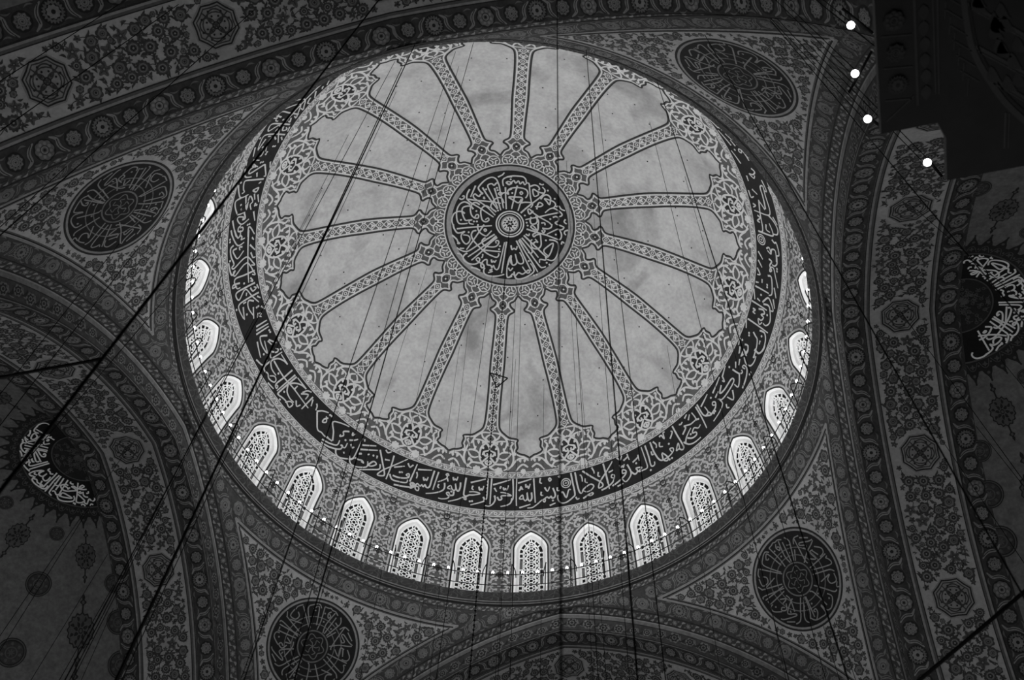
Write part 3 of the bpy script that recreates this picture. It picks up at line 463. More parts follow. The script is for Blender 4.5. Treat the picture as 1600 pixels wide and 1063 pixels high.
# ---- crown medallion
mb = MB(); t = T()
t.radial((0, 0), 2.74, BLACK, .010, 96)
t.ring((0, 0), 2.72, 2.94, GREY, .014, 96)
t.ring((0, 0), 2.94, 3.06, LINE, .016, 96)
t.ring((0, 0), 3.04, 3.09, PALE, .018, 96)
med = None
t.place(mb, crown_map)
med = mb.build('central_medallion', PAL, ceiling)
tag(med, 'round black medallion of white calligraphy at the crown of the dome')
mb = MB(); t = T()
for st in MED_STROKES:
    P = np.array(st, float) / 1000.
    t.stroke(smooth(P, 4), .066, 0, .018, taper=[1.2, 1., 1., .85])
for x, y in MED_DOTS: t.radial((x / 1000, y / 1000), .048, 0, .018, 8)
t.place(mb, crown_map); mb.build('lettering', INK, med)
mb = MB(); t = T()
t.ring((0, 0), .60, .665, 0, .03, 48); t.ring((0, 0), .50, .545, 0, .03, 48); t.radial((0, 0), .41, 0, .03, 40)
t.ring((0, 0), .37, .395, 1, .034, 40)
r2 = random.Random(3)
for q in range(6):
    a = q * pi / 3
    t.leaf((.05 * cos(a), .05 * sin(a)), (.2 * cos(a), .2 * sin(a)), .11, 1, .034)
    t.leaf((.2 * cos(a + .5), .2 * sin(a + .5)), (.34 * cos(a + .3), .34 * sin(a + .3)), .06, 1, .034)
    t.leaf((.22 * cos(a), .22 * sin(a)), (.34 * cos(a - .2), .34 * sin(a - .2)), .05, 1, .034)
t.place(mb, crown_map); mb.build('boss', [PAL[PALE], PAL[BLACK]], med)

# ------------------------------------------------------------------ drum: painted wall, windows
NWIN = 28
WAZ = [PHI + 2 * pi * (k + .5) / NWIN for k in range(NWIN)]
BAY = 2 * pi / NWIN
S_SILL = S90 + (ZC - LIP_Z) - .10
OW, S_APEX, S_SPR = .72, 15.05, 15.86      # half width of the opening, top and springing (distance from the crown)
def arch_half(s, w, apex, spr):
    """half width of the window's pointed head at distance s from the crown"""
    s = np.asarray(s, float)
    t = np.clip((s - apex) / (spr - apex), 0, 1)
    return w * np.interp(t, [0, .05, .12, .3, .45, .65, .85, 1], [0, .13, .27, .53, .69, .86, .965, 1])
def head_pts(w, apex, spr, sill, n=14):
    s = apex + (spr - apex) * np.linspace(0, 1, n) ** 1.7
    R = np.c_[arch_half(s, w, apex, spr), s]; R = np.concatenate([R, np.c_[np.full(11, w), np.linspace(spr, sill, 12)[1:]]])
    Lh = R[::-1].copy(); Lh[:, 0] *= -1
    return np.concatenate([Lh[:-1], R])
drum = MB()
bayt = T()
hb = BAY / 2 * 11.75
def bay_map(k): return dome_local(WAZ[k])
# wall skin of one bay: both sides of the opening and the part above it
ssk = np.concatenate([np.linspace(S_OUT, S_APEX, 4), head_pts(OW, S_APEX, S_SPR, S_SILL)[24:, 1]])
ssk = np.unique(np.round(np.concatenate([ssk, [S_SILL]]), 5))
inn = arch_half(ssk, OW, S_APEX, S_SPR)
full = BAY / 2 * rad_at(ssk)
for sg in (1, -1):
    prev = np.c_[sg * inn, ssk]
    for f in np.linspace(0, 1, 5)[1:]:
        cur = np.c_[sg * (inn + (full - inn) * f), ssk]
        bayt.strip(prev, cur, MID, 0)
        prev = cur
orn = T()
def spiral(t, c, r, a0, turns, w, m, h, n=26):
    q = np.linspace(0, 1, n); a = a0 + turns * 2 * pi * q; rr = r * (1 - .8 * q)
    t.stroke(np.c_[c[0] + rr * np.cos(a), c[1] + rr * np.sin(a)], w, m, h, taper=[.8, 1.2, 1., 1.3])
LW = .075
for sg in (1, -1):
    M = np.array([sg, 1.])
    # rim of the opening
    H = head_pts(OW + .035, S_APEX - .035, S_SPR, S_SILL); H = H[len(H) // 2:]
    orn.stroke(H * M, .04, LINE, .012)
    H = head_pts(OW + .11, S_APEX - .12, S_SPR, S_SILL); H = H[len(H) // 2:]
    orn.stroke(H * M, .075, PLASTER, .012)
    # scrolls of the frieze
    for pts in ([(.0, 14.95), (.12, 14.78), (.32, 14.72), (.5, 14.8), (.58, 14.95), (.5, 15.08), (.37, 15.05), (.36, 14.95)],
                [(.08, 14.5), (.3, 14.42), (.55, 14.5), (.72, 14.66), (.9, 14.72), (1.1, 14.62), (1.26, 14.6)],
                [(.6, 14.32), (.78, 14.42), (.95, 14.38), (1.1, 14.42)],
                [(.64, 14.9), (.78, 14.82), (.92, 14.92), (.98, 15.08), (.9, 15.2), (.8, 15.14), (.84, 15.05)],
                [(.98, 15.08), (1.1, 15.2), (1.26, 15.25)], [(1.26, 14.82), (1.14, 14.92), (1.1, 15.04)],
                [(.0, 14.38), (.16, 14.36), (.3, 14.3)], [(.4, 14.62), (.46, 14.72), (.62, 14.72)],
                [(1.27, 15.35), (1.12, 15.42), (1.08, 15.55), (1.18, 15.62), (1.27, 15.55)],
                [(1.27, 15.62), (1.12, 15.72), (1.0, 15.68), (.95, 15.55), (1.02, 15.45)],
                [(1.27, 15.9), (1.1, 15.84), (.96, 15.92), (.92, 16.06), (1.0, 16.16), (1.1, 16.1)],
                [(1.27, 16.0), (1.16, 16.1), (1.12, 16.3), (1.2, 16.44), (1.28, 16.48)],
                [(.9, 16.35), (1.0, 16.5), (1.14, 16.6), (1.28, 16.62)], [(.95, 16.75), (.98, 16.6), (.9, 16.5)],
                [(1.28, 16.8), (1.12, 16.78), (.98, 16.86), (.94, 17.0), (1.04, 17.08), (1.12, 17.0)],
                [(1.28, 17.1), (1.14, 17.2), (1.06, 17.38), (.94, 17.46)], [(1.28, 17.5), (1.14, 17.5), (1.0, 17.62), (.98, 17.78)],
                [(1.28, 17.9), (1.12, 17.8), (1.0, 17.95), (1.06, 18.1), (1.28, 18.15)], [(.93, 18.2), (1.05, 18.32), (1.28, 18.4)]):
        orn.stroke(np.array(pts) * M, LW, PLASTER, .014 + .001 * sg, k=4, taper=[.8, 1.25, 1.1, .9])
    lf = random.Random(11)
    taken = []
    tries = 0
    while tries < 2600:
        tries += 1
        y = lf.uniform(S_OUT + .1, S_SILL - .15); x = lf.uniform(.02, BAY / 2 * float(rad_at(y)) - .03)
        if x < float(arch_half(y + .14, OW + .2, S_APEX - .14, S_SPR)): continue
        if any((x - a) ** 2 + (y - b) ** 2 < .135 ** 2 for a, b in taken): continue
        taken.append((x, y)); a = lf.uniform(0, 2 * pi); L = lf.uniform(.09, .15)
        p0 = np.array([x - cos(a) * L / 2, y - sin(a) * L / 2]); p1 = np.array([x + cos(a) * L / 2, y + sin(a) * L / 2])
        orn.leaf(p0 * M, p1 * M, lf.uniform(.07, .11), PLASTER, .016, bend=lf.choice((-.25, .25)) * sg)
        if lf.random() < .4:
            q = np.array([x + cos(a + 1.3) * L * .6, y + sin(a + 1.3) * L * .6])
            orn.leaf(p0 * M, q * M, .06, PLASTER, .016, bend=.2 * sg)
    # half motifs on the pier's middle line
    e = lambda y: BAY / 2 * float(rad_at(y))
    orn.ring((sg * e(14.55), 14.55), .10, .155, LINE, .02, 16)
    for y in (15.52, 17.3):
        for dx, dy in ((-.09, 0), (0, .09), (0, -.09)):
            orn.ring((sg * (e(y) + dx), y + dy), .035, .068, LINE, .02, 10)
    orn.radial((sg * e(16.3), 16.3), lambda a: .10 + .07 * np.abs(np.cos(2 * a)), DIM, .02, 16)
orn.ring((0, 14.62), .10, .15, DUSK, .02, 4); orn.leaf((0, 14.76), (0, 14.54), .12, DUSK, .021)
for k in range(NWIN):
    bayt.place(drum, bay_map(k)); orn.place(drum, bay_map(k))
wd = drum.build('wall_drum', PAL)
tag(wd, 'ring wall under the dome painted all over with pale scrolling leaves', 'wall', kind='structure')

# ---- one window: splayed white frame, stucco lattice, glass
IW, I_APEX, I_SPR, DEEP = .55, 15.23, 15.90, .20
def recess(k):
    return lambda x, y, h: dome_map(WAZ[k] + np.asarray(x) / 12.0, y, np.asarray(h))
HO = head_pts(OW, S_APEX, S_SPR, S_SILL); HM = head_pts(OW - .08, S_APEX + .07, S_SPR + .03, S_SILL); HI = head_pts(IW, I_APEX, I_SPR, S_SILL)
def build_frame(k):
    mb = MB(); bm_ = bay_map(k); rc = recess(k)
    h0 = np.zeros(len(HO))
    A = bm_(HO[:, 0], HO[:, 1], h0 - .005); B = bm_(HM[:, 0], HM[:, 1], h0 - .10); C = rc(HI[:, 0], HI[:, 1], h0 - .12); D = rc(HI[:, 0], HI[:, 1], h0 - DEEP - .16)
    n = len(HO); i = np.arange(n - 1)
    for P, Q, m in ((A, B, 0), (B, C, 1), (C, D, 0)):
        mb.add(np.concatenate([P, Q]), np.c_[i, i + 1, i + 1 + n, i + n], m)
    return mb
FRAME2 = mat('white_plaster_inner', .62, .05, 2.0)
lat_bars = []          # (x0, y0, x1, y1, width) in the window's own plane
LW_, L_TOP, L_SPR = .36, I_APEX + .19, I_SPR + .06
def in_panel(x, y):
    return abs(x) <= float(arch_half(y, LW_, L_TOP, L_SPR)) and L_TOP <= y <= S_SILL
def clip_line(x0, y0, x1, y1, w):
    n = max(2, int(math.hypot(x1 - x0, y1 - y0) / .01)); run = None; last = None
    for q in range(n + 1):
        x = x0 + (x1 - x0) * q / n; y = y0 + (y1 - y0) * q / n
        if in_panel(x, y):
            if run is None: run = (x, y)
            last = (x, y)
        elif run is not None:
            lat_bars.append((*run, *last, w)); run = None
    if run is not None: lat_bars.append((*run, *last, w))
# rows of six-petalled stars: hexagon holes linked by crossing bars
HX, HY = .375, .40
for row in range(12):
    yc = S_SILL - .15 - HY * row
    for cxm in ((0,) if row % 1 == 0 else ()):
        for cx, cy in ((0., yc), (-HX, yc - HY / 2), (HX, yc - HY / 2)):
            R1, R2 = .105, .232
            H1 = [(cx + R1 * cos(q * pi / 3), cy + R1 * sin(q * pi / 3)) for q in range(6)]
            H2 = [(cx + R2 * cos(q * pi / 3), cy + R2 * sin(q * pi / 3)) for q in range(6)]
            for q in range(6):
                clip_line(*H1[q], *H1[(q + 1) % 6], .030)
                clip_line(*H1[q], *H2[q], .032)
                clip_line(*H2[q], *H2[(q + 1) % 6], .030)
def build_lattice(k):
    mb = MB(); rc = recess(k); hd = -DEEP
    def bar(x0, y0, x1, y1, w, dz=.03):
        L = math.hypot(x1 - x0, y1 - y0)
        if L < 1e-4: return
        nx, ny = -(y1 - y0) / L * w / 2, (x1 - x0) / L * w / 2
        X = np.array([x0 + nx, x0 - nx, x1 - nx, x1 + nx] * 2); Y = np.array([y0 + ny, y0 - ny, y1 - ny, y1 + ny] * 2)
        H = np.array([hd] * 4 + [hd - dz] * 4)
        P = rc(X, Y, H)
        mb.add(P, [(0, 1, 2, 3), (0, 4, 5, 1), (1, 5, 6, 2), (2, 6, 7, 3), (3, 7, 4, 0)])
    for b in lat_bars: bar(*b)
    hp = head_pts(LW_, L_TOP, L_SPR, S_SILL)
    ho = head_pts(.535, I_APEX + .015, I_SPR, S_SILL)
    for q, w in ((hp, .05), (ho, .05)):
        for a, b in zip(q[:-1], q[1:]):
            bar(a[0], a[1], b[0], b[1], w * .8, .05)
    y = I_SPR + .10
    while y < S_SILL - .1:
        for sg in (1, -1):
            for dy in (0, .24):
                if y + dy < S_SILL: bar(sg * .37, y + dy, sg * .545, y + dy, .045, .05)
        y += .24 + .62
    for i in range(1, len(hp) - 1):
        if i % 4 == 1 and hp[i, 1] < I_SPR + .06: bar(hp[i, 0], hp[i, 1], ho[i, 0], ho[i, 1], .045, .05)
    return mb
def build_pane(k):
    mb = MB(); rc = recess(k)
    q = head_pts(IW + .02, I_APEX - .02, I_SPR, S_SILL + .05)
    n = len(q) // 2
    Lp, Rp = q[:n + 1][::-1], q[n:]
    P = np.concatenate([Lp, Rp]); i = np.arange(len(Lp) - 1); m = len(Lp)
    V = rc(P[:, 0], P[:, 1], np.full(len(P), -DEEP - .09))
    mb.add(V, np.c_[i, i + 1, i + 1 + m, i + m], 0)
    y = I_SPR + .36
    while y < S_SILL - .1:
        for sg in (1, -1):
            X = np.array([sg * .39, sg * .52, sg * .52, sg * .39]); Y = np.array([y, y, min(y + .60, S_SILL), min(y + .60, S_SILL)])
            mb.add(rc(X, Y, np.full(4, -DEEP - .085)), [(0, 1, 2, 3)], 1)
        y += .86
    return mb
def clock(k):
    """words that find bay k from the axis of the arch facing the camera (k = 0 just right of it)"""
    return k
ORD = ['', 'first', 'second', 'third', 'fourth', 'fifth', 'sixth', 'seventh', 'eighth', 'ninth', 'tenth', 'eleventh', 'twelfth', 'thirteenth', 'fourteenth']
def win_words(k):
    # k = 27, 0 stand side by side over the crown of the arch at the bottom of the photograph
    if k < 14: return ORD[k + 1] + ' window to the right of the axis of the bottom arch'
    return ORD[28 - k] + ' window to the left of the axis of the bottom arch'
for k in range(NWIN):
    w = build_frame(k).build('window_%d' % (k + 1), [WHITE, FRAME2], smooth=False)
    tag(w, 'white arched lattice window of the drum, ' + win_words(k), 'window', 'lattice windows round the foot of the dome', 'structure')
    build_lattice(k).build('lattice', LATT, w)
    build_pane(k).build('pane', [GLASS, GGLASS], w)

# ------------------------------------------------------------------ cornice ring and gallery floor
PROF = [(12.45, LIP_Z - .02), (11.0, LIP_Z), (10.985, LIP_Z - .05), (11.22, LIP_Z - .30), (11.16, LIP_Z - .33), (11.16, LIP_Z - .40), (11.20, LIP_Z - .42), (11.20, LIP_Z - .50), (11.16, LIP_Z - .52), (11.24, LIP_Z - .56), (11.225, LIP_Z - .60),
        (11.25, LIP_Z - .86), (11.30, LIP_Z - .90)]
mb = MB()
az = np.linspace(0, 2 * pi, 241)
CM = [DUSK, DUSK, DUSK, LINE, DIM, LINE, DIM, DUSK, LINE, LINE, DUSK, LINE]
for (r0, z0), (r1, z1), m in zip(PROF[:-1], PROF[1:], CM):
    V0 = np.stack([r0 * np.sin(az), r0 * np.cos(az), np.full_like(az, z0)], 1); V1 = np.stack([r1 * np.sin(az), r1 * np.cos(az), np.full_like(az, z1)], 1)
    n = len(az); i = np.arange(n - 1)
    mb.add(np.concatenate([V0, V1]), np.c_[i, i + 1, i + 1 + n, i + n], m)
def cone_map(p0, p1):
    L = math.hypot(p1[0] - p0[0], p1[1] - p0[1]); dr, dz = (p1[0] - p0[0]) / L, (p1[1] - p0[1]) / L
    nr, nz = dz, -dr
    if nr > 0: nr, nz = -nr, -nz
    def f(x, y, h):
        r = p0[0] + dr * y + nr * h; z = p0[1] + dz * y + nz * h
        a = np.asarray(x) / 11.0
        return np.stack([r * np.sin(a), r * np.cos(a), z + 0 * a], 1)
    return f, L
# leaf scroll on the big cove
f, L = cone_map(PROF[2], PROF[3]); n = 84; st = 2 * pi * 11 / n
t = T()
cr_ = random.Random(4)
for q in range(9):
    x_, y_, a_ = cr_.uniform(-st / 2, st / 2), L * cr_.uniform(.15, .85), cr_.uniform(0, 6.28)
    t.leaf((x_ - .09 * cos(a_), y_ - .09 * sin(a_)), (x_ + .09 * cos(a_), y_ + .09 * sin(a_)), .055, MID, .010 + .0003 * q, bend=.25)
t.stroke([(-st * .5, L * .3), (-st * .2, L * .7), (st * .2, L * .35), (st * .5, L * .6)], .02, MID, .009, k=4)
for i in range(n): t.place(mb, lambda x, y, h, o=i * st: f(x + o, y, h))
def leaf_band(t, st, L, c1=GREY, c2=DIM):
    t.radial((0, L / 2), lambda a: L * .36 * (.85 + .15 * np.cos(6 * a)), c2, .010, 24); t.radial((0, L / 2), L * .14, c1, .014, 8)
    t.leaf((st * .20, L * .82), (st * .5, L * .50), L * .26, c1, .012, bend=.25); t.leaf((-st * .20, L * .18), (-st * .5, L * .50), L * .26, c1, .012, bend=.25)
    t.leaf((st * .18, L * .3), (st * .36, L * .15), L * .2, c2, .012); t.leaf((-st * .18, L * .7), (-st * .36, L * .85), L * .2, c2, .012)
f2, L2 = cone_map(PROF[10], PROF[11]); n = 140; st = 2 * pi * 11 / n
t = T(); leaf_band(t, st, L2)
for i in range(n): t.place(mb, lambda x, y, h, o=i * st: f2(x + o, y, h))
cor = mb.build('trim_1', PAL)
tag(cor, 'dark projecting cornice ring with leaf band below the drum windows', 'cornice', kind='structure')

# ------------------------------------------------------------------ railing on the cornice, with its string of bulbs
rail = empty('gallery_railing', (0, 0, LIP_Z))
tag(rail, 'thin dark iron railing round the gallery in front of the lattice windows', 'railing')
RR = 11.16; Z1, Z2 = LIP_Z + .58, LIP_Z + 1.22
def ring_pts(r, z, n=224):
    a = np.linspace(0, 2 * pi, n, endpoint=False); return np.stack([r * np.sin(a), r * np.cos(a), np.full(n, z)], 1)
for z in (Z1, Z2):
    mb = MB(); tube(mb, ring_pts(RR, z) - np.array([0, 0, LIP_Z]), .019, n=5, closed=True); mb.build('rail', IRON, rail)
for k in range(NWIN):
    for sg in (1, -1):
        a = WAZ[k] + sg * .74 / 11.5
        mb = MB()
        up = [(RR, 0, -.03), (RR, 0, 1.25), (RR, 0, 1.9)]
        pts = [point_from(RR, a, -.03), point_from(RR, a, 1.2), point_from(RR, a, 1.78), point_from(RR + .10, a, 1.96), point_from(RR + .28, a - sg * .006, 1.98), point_from(RR + .40, a - sg * .012, 1.82), point_from(RR + .42, a - sg * .014, 1.5)]
        tube(mb, smooth(pts, 3), .021, n=5); mb.build('post', IRON, rail)
mbb = MB(); ball(mbb, (0, 0, .02), .056, 0, 10, 7, 1.15); bulb_me = None
mbs = MB(); tube(mbs, [(0, 0, -.10), (0, 0, -.03)], .03, n=8)
visible_gap = (radians(127), radians(222))
first = None
for k in range(NWIN):
    for j in range(4):
        a = WAZ[k] + BAY * ((j + .5) / 4 - .5) + radians(.35)
        aa = (a + pi) % (2 * pi) - pi
        if aa > radians(128) or aa < radians(-142): continue       # behind the near cornice
        if first is None:
            o = mbb.build('light_bulb', BULB, smooth=True); so = mbs.build('socket', IRON, o); first = (o, so)
        else:
            o = first[0].copy(); COL.objects.link(o); so = first[1].copy(); so.parent = o; COL.objects.link(so)
        o.location = point_from(RR, a, Z2 + .10)
        nm = ORD[k + 1] + ' window right' if k < 14 else ORD[28 - k] + ' window left'
        tag(o, 'small lit bulb on gallery rail, %s of four at %s of bottom axis' % (ORD[j + 1], nm), 'light bulb', 'bulbs along the gallery railing')
# ------------------------------------------------------------------ four great arches, pendentives, semi-domes
CC, ZS = 2.45677, 15.55921 + EYE
RHO = [14.550, 14.336, 13.513, 13.485, 13.381, 13.482]
AA = [11.225, 11.496, 11.581, 12.257, 14.472, 15.216]
def arch_f(k, i, j):
    az = PHI + k * pi / 2; n, t = az_dir(az), az_tan(az)
    Wd = math.hypot(RHO[i] - RHO[j], AA[i] - AA[j])
    def f(x, y):
        x = np.asarray(x, float); w = np.asarray(y, float) / Wd
        rho = RHO[i] + (RHO[j] - RHO[i]) * w; a = AA[i] + (AA[j] - AA[i]) * w
        th = np.arccos(CC / rho) - np.abs(x) / 13.4; tp = np.maximum(th, 0)
        tt = np.where(th >= 0, rho * np.cos(tp) - CC, rho - CC) * np.where(x >= 0, 1, -1)
        z = ZS + np.where(th >= 0, rho * np.sin(tp), rho * th)
        return a[:, None] * n + tt[:, None] * t + z[:, None] * np.array([0, 0, 1.])
    return f, Wd
ARNG = 22.0
us_arch = np.concatenate([np.linspace(-ARNG, 0, 61), np.linspace(0, ARNG, 61)[1:]])

# --- painted motifs (metres)
def rosette(kind, R, c=(GREY, DIM, LINE)):
    t = T()
    if kind == 0:      # eight lobes with eyes
        t.radial((0, 0), lambda a: R * (.86 + .14 * np.abs(np.cos(4 * a))), c[1], .010, 40)
        for q in range(8):
            a = q * pi / 4 + pi / 8
            t.radial((R * .64 * cos(a), R * .64 * sin(a)), R * .17, c[0], .013, 7)
        t.ring((0, 0), R * .26, R * .38, c[0], .013, 16); t.radial((0, 0), R * .16, c[2], .013, 8)
        t.ring((0, 0), R * .40, R * .46, c[2], .012, 16)
    elif kind == 1:    # coiled rose
        t.radial((0, 0), lambda a: R * (.86 + .08 * np.cos(9 * a)), c[1], .010, 36)
        for q in range(9):
            b = q * 2 * pi / 9
            t.stroke([(R * .62 * cos(b - .2), R * .62 * sin(b - .2)), (R * .84 * cos(b), R * .84 * sin(b)), (R * .62 * cos(b + .2), R * .62 * sin(b + .2))], R * .07, c[0], .013, k=3)
            t.leaf((R * .46 * cos(b), R * .46 * sin(b)), (R * .70 * cos(b), R * .70 * sin(b)), R * .12, c[2], .012)
        q = np.linspace(0, 1, 34); a = q * 2 * pi * 2.3; r = R * .58 * (1 - .86 * q)
        t.stroke(np.c_[r * np.cos(a), r * np.sin(a)], R * .10, c[0], .013); t.radial((0, 0), R * .1, c[2], .014, 6)
    else:              # sunflower
        t.radial((0, 0), lambda a: R * (.80 + .20 * np.abs((a * 20 / (2 * pi)) % 1 * 2 - 1)), c[1], .010, 80)
        t.radial((0, 0), lambda a: R * (.60 + .12 * np.abs((a * 12 / (2 * pi)) % 1 * 2 - 1)), c[2], .012, 48)
        t.radial((0, 0), lambda a: R * (.50 + .12 * np.abs((a * 9 / (2 * pi)) % 1 * 2 - 1)), c[0], .014, 36)
        t.radial((0, 0), R * .2, c[2], .016, 8)
    return t
def border_unit(sp, wd, R, ground_edge=True, soft=False):
    """four rosettes with S-shaped leaves between; length 4*sp, centred on the band"""
    t = T()
    col = (GREY, DIM, LINE) if not soft else (DIM, DIM, LINE)
    for q, kind in enumerate((0, 1, 2, 1)):
        x = (q - 1.5) * sp
        rr = R * (1., .86, 1.08, .86)[q]
        if not soft: t.radial((x, wd / 2), rr * 1.12, LINE, .007, 22)
        t.merge(rosette(kind, rr, col), at=(x, wd / 2), rot=.3 * q)
        xs = x + sp / 2
        sgn = 1 if q % 2 == 0 else -1
        t.stroke([(xs - sp * .24, wd / 2 + sgn * wd * .42), (xs - sp * .05, wd / 2 + sgn * wd * .22), (xs + sp * .02, wd / 2), (xs + sp * .02, wd / 2 - sgn * wd * .24), (xs + sp * .22, wd / 2 - sgn * wd * .42)], .10, col[0], .009, k=4, taper=[.3, .9, 1.1, .9, .3])
        t.stroke([(xs - sp * .16, wd / 2 + sgn * wd * .38), (xs + sp * .01, wd / 2 + sgn * wd * .1), (xs + sp * .02, wd / 2 - sgn * wd * .24)], .022, LINE, .011, k=4)
        t.leaf((xs - .02, wd / 2 + sgn * wd * .40), (xs + sp * .3, wd / 2 + sgn * wd * .36), .05, col[1], .010, bend=.2)
        t.leaf((xs + .02, wd / 2 - sgn * wd * .40), (xs - sp * .3, wd / 2 - sgn * wd * .36), .05, col[1], .010, bend=.2)
    return t
def flower(kind, R):
    """dark flowers of the light floral fields"""
    t = T(); t.fine = 9.
    if kind == 0:
        t.radial((0, 0), lambda a: R * (.78 + .16 * np.abs((a * 13 / (2 * pi)) % 1 * 2 - 1) + .06 * np.cos(3 * a + 1)), DUSK, .008, 52)
        t.radial((0, 0), lambda a: R * (.60 + .05 * np.cos(7 * a)), MID, .010, 28); t.ring((0, 0), R * .40, R * .48, GREY, .012, 18)
        t.radial((0, 0), lambda a: R * (.30 + .06 * np.cos(5 * a)), LINE, .0115, 15); t.radial((0, 0), R * .13, GREY, .014, 6)
    elif kind == 1:
        t.radial((0, 0), lambda a: R * (.76 + .20 * np.abs(np.cos(3 * a)) + .04 * np.cos(a)), DUSK, .008, 36)
        t.radial((0, 0), lambda a: R * (.56 + .08 * np.abs(np.cos(3 * a + .5))), DIM, .0095, 24)
        t.ring((0, 0), R * .26, R * .36, DUSK, .010, 14); t.radial((0, 0), R * .15, LINE, .012, 8)
    elif kind == 2:
        for q in range(5):
            a = q * 2 * pi / 5
            t.leaf((R * .12 * cos(a), R * .12 * sin(a)), (R * cos(a + .25), R * sin(a + .25)), R * .62, MID if q % 2 else DUSK, .008 + .0005 * q, bend=.12)
        t.radial((0, 0), R * .22, LINE, .012, 8)
    elif kind == 3:
        t.leaf((-R, -R * .2), (R * .9, R * .25), R * .7, DUSK, .008, bend=.2); t.leaf((-R * .2, 0), (R * .2, R), R * .42, MID, .009, bend=.25); t.leaf((0, 0), (-R * .5, R * .8), R * .35, DUSK, .0095, bend=-.2)
    else:
        t.radial((0, 0), lambda a: R * (.72 + .2 * np.cos(5 * a) + .08 * np.cos(2 * a)), MID, .008, 30)
        for q in range(5):
            a = q * 2 * pi / 5
            t.leaf((R * .2 * cos(a), R * .2 * sin(a)), (R * .8 * cos(a), R * .8 * sin(a)), R * .16, DUSK, .010)
        t.radial((0, 0), R * .28, DUSK, .011, 9); t.radial((0, 0), R * .12, GREY, .0125, 6)
    return t
FL = [[flower(k, 1.0) for k in range(5)]]
def scatter(t, inside, x0, x1, y0, y1, seed, rmin, rmax, dens=4000):
    """flowers, leaves and stems thrown over a field without touching one another"""
    r = random.Random(seed); got = []; cell = {}; G = 2 * rmax
    for size in (1.0, .85, .66, .48, .34, .24, .2):
        for _ in range(int(dens / size)):
            R = rmin + (rmax - rmin) * size * r.uniform(.75, 1.)
            x = r.uniform(x0, x1); y = r.uniform(y0, y1)
            if not inside(x, y, R): continue
            ci, cj = int(x // G), int(y // G)
            if any((x - a) ** 2 + (y - b) ** 2 < (R + q) ** 2 * .78 for i in (ci - 1, ci, ci + 1) for j in (cj - 1, cj, cj + 1) for a, b, q in cell.get((i, j), ())): continue
            got.append((x, y, R)); cell.setdefault((ci, cj), []).append((x, y, R))
    for x, y, R in got:
        kind = r.choice((0, 0, 1, 4)) if R > rmin + .45 * (rmax - rmin) else r.choice((1, 2, 3, 3, 2, 4))
        t.merge(FL[0][kind], sc=R, rot=r.uniform(0, 6.28), at=(x, y))
        if R > rmin + .4 * (rmax - rmin):
            for q in range(3):
                a = r.uniform(0, 6.28)
                t.leaf((x + cos(a) * R * .9, y + sin(a) * R * .9), (x + cos(a + .5) * R * 1.5, y + sin(a + .5) * R * 1.5), R * .28, DUSK, .009, bend=.2)
    # thin stems from flower to flower
    for i, (x, y, R) in enumerate(got):
        nb = sorted(got[:i], key=lambda g: (g[0] - x) ** 2 + (g[1] - y) ** 2)[:1]
        for a, b, q in nb:
            if (a - x) ** 2 + (b - y) ** 2 < (3 * rmax) ** 2:
                mx, my = (a + x) / 2 + (b - y) * .2, (b + y) / 2 - (a - x) * .2
                t.stroke([(x, y), (mx, my), (a, b)], .020, DUSK, .006, k=4)
def octagon(t, c, R):
    a = np.arange(9) * pi / 4 + pi / 8; u = np.c_[np.cos(a), np.sin(a)]
    t.radial(c, lambda w: R * 1.02 / np.cos(w % (pi / 4) - pi / 8), GREY, .007, 48, rot=pi / 8)
    star = []
    for q in range(16):
        star.append((R * (1.0 if q % 2 == 0 else .90), q * pi / 8 + pi / 8))
    P = np.array([(c[0] + r * cos(b), c[1] + r * sin(b)) for r, b in star])
    t.stroke(P, .045, LINE, .011, closed=True)
    t.stroke(np.asarray(c) + (P - np.asarray(c)) * .86, .035, DUSK, .011, closed=True)
    for q in range(4):
        b = q * pi / 2 + .2
        w = np.linspace(0, 2 * pi, 23)[:-1]
        t.stroke(np.c_[c[0] + R * (.37 * cos(b) + .34 * np.cos(w)), c[1] + R * (.37 * sin(b) + .34 * np.sin(w))], .040, DUSK, .012 + .0004 * q, closed=True)
        t.stroke([(c[0] + R * .78 * cos(b + .785), c[1] + R * .78 * sin(b + .785)), (c[0] + R * .2 * cos(b + .785), c[1] + R * .2 * sin(b + .785))], .035, DUSK, .0135, k=2)
        d_ = (R * .5 * cos(b + .785), R * .5 * sin(b + .785))
        t.radial((c[0] + d_[0] * .62, c[1] + d_[1] * .62), R * .07, LINE, .0132, 5)
        for e_ in (-.35, .35):
            t.radial((c[0] + R * .66 * cos(b + .785 + e_), c[1] + R * .66 * sin(b + .785 + e_)), R * .06, LINE, .0132, 5)
            t.radial((c[0] + R * .42 * cos(b + e_), c[1] + R * .42 * sin(b + e_)), R * .055, LINE, .0138, 5)
    t.ring(c, R * .55, R * .61, DUSK, .0128, 20)
    t.ring(c, R * .12, R * .18, LINE, .014, 10)

def along(t, unit, L, n0, n1, sp4, mapf, mb):
    for q in range(n0, n1): unit.place(mb, lambda x, y, h, o=(q + .5) * sp4: mapf(x + o, y, h))

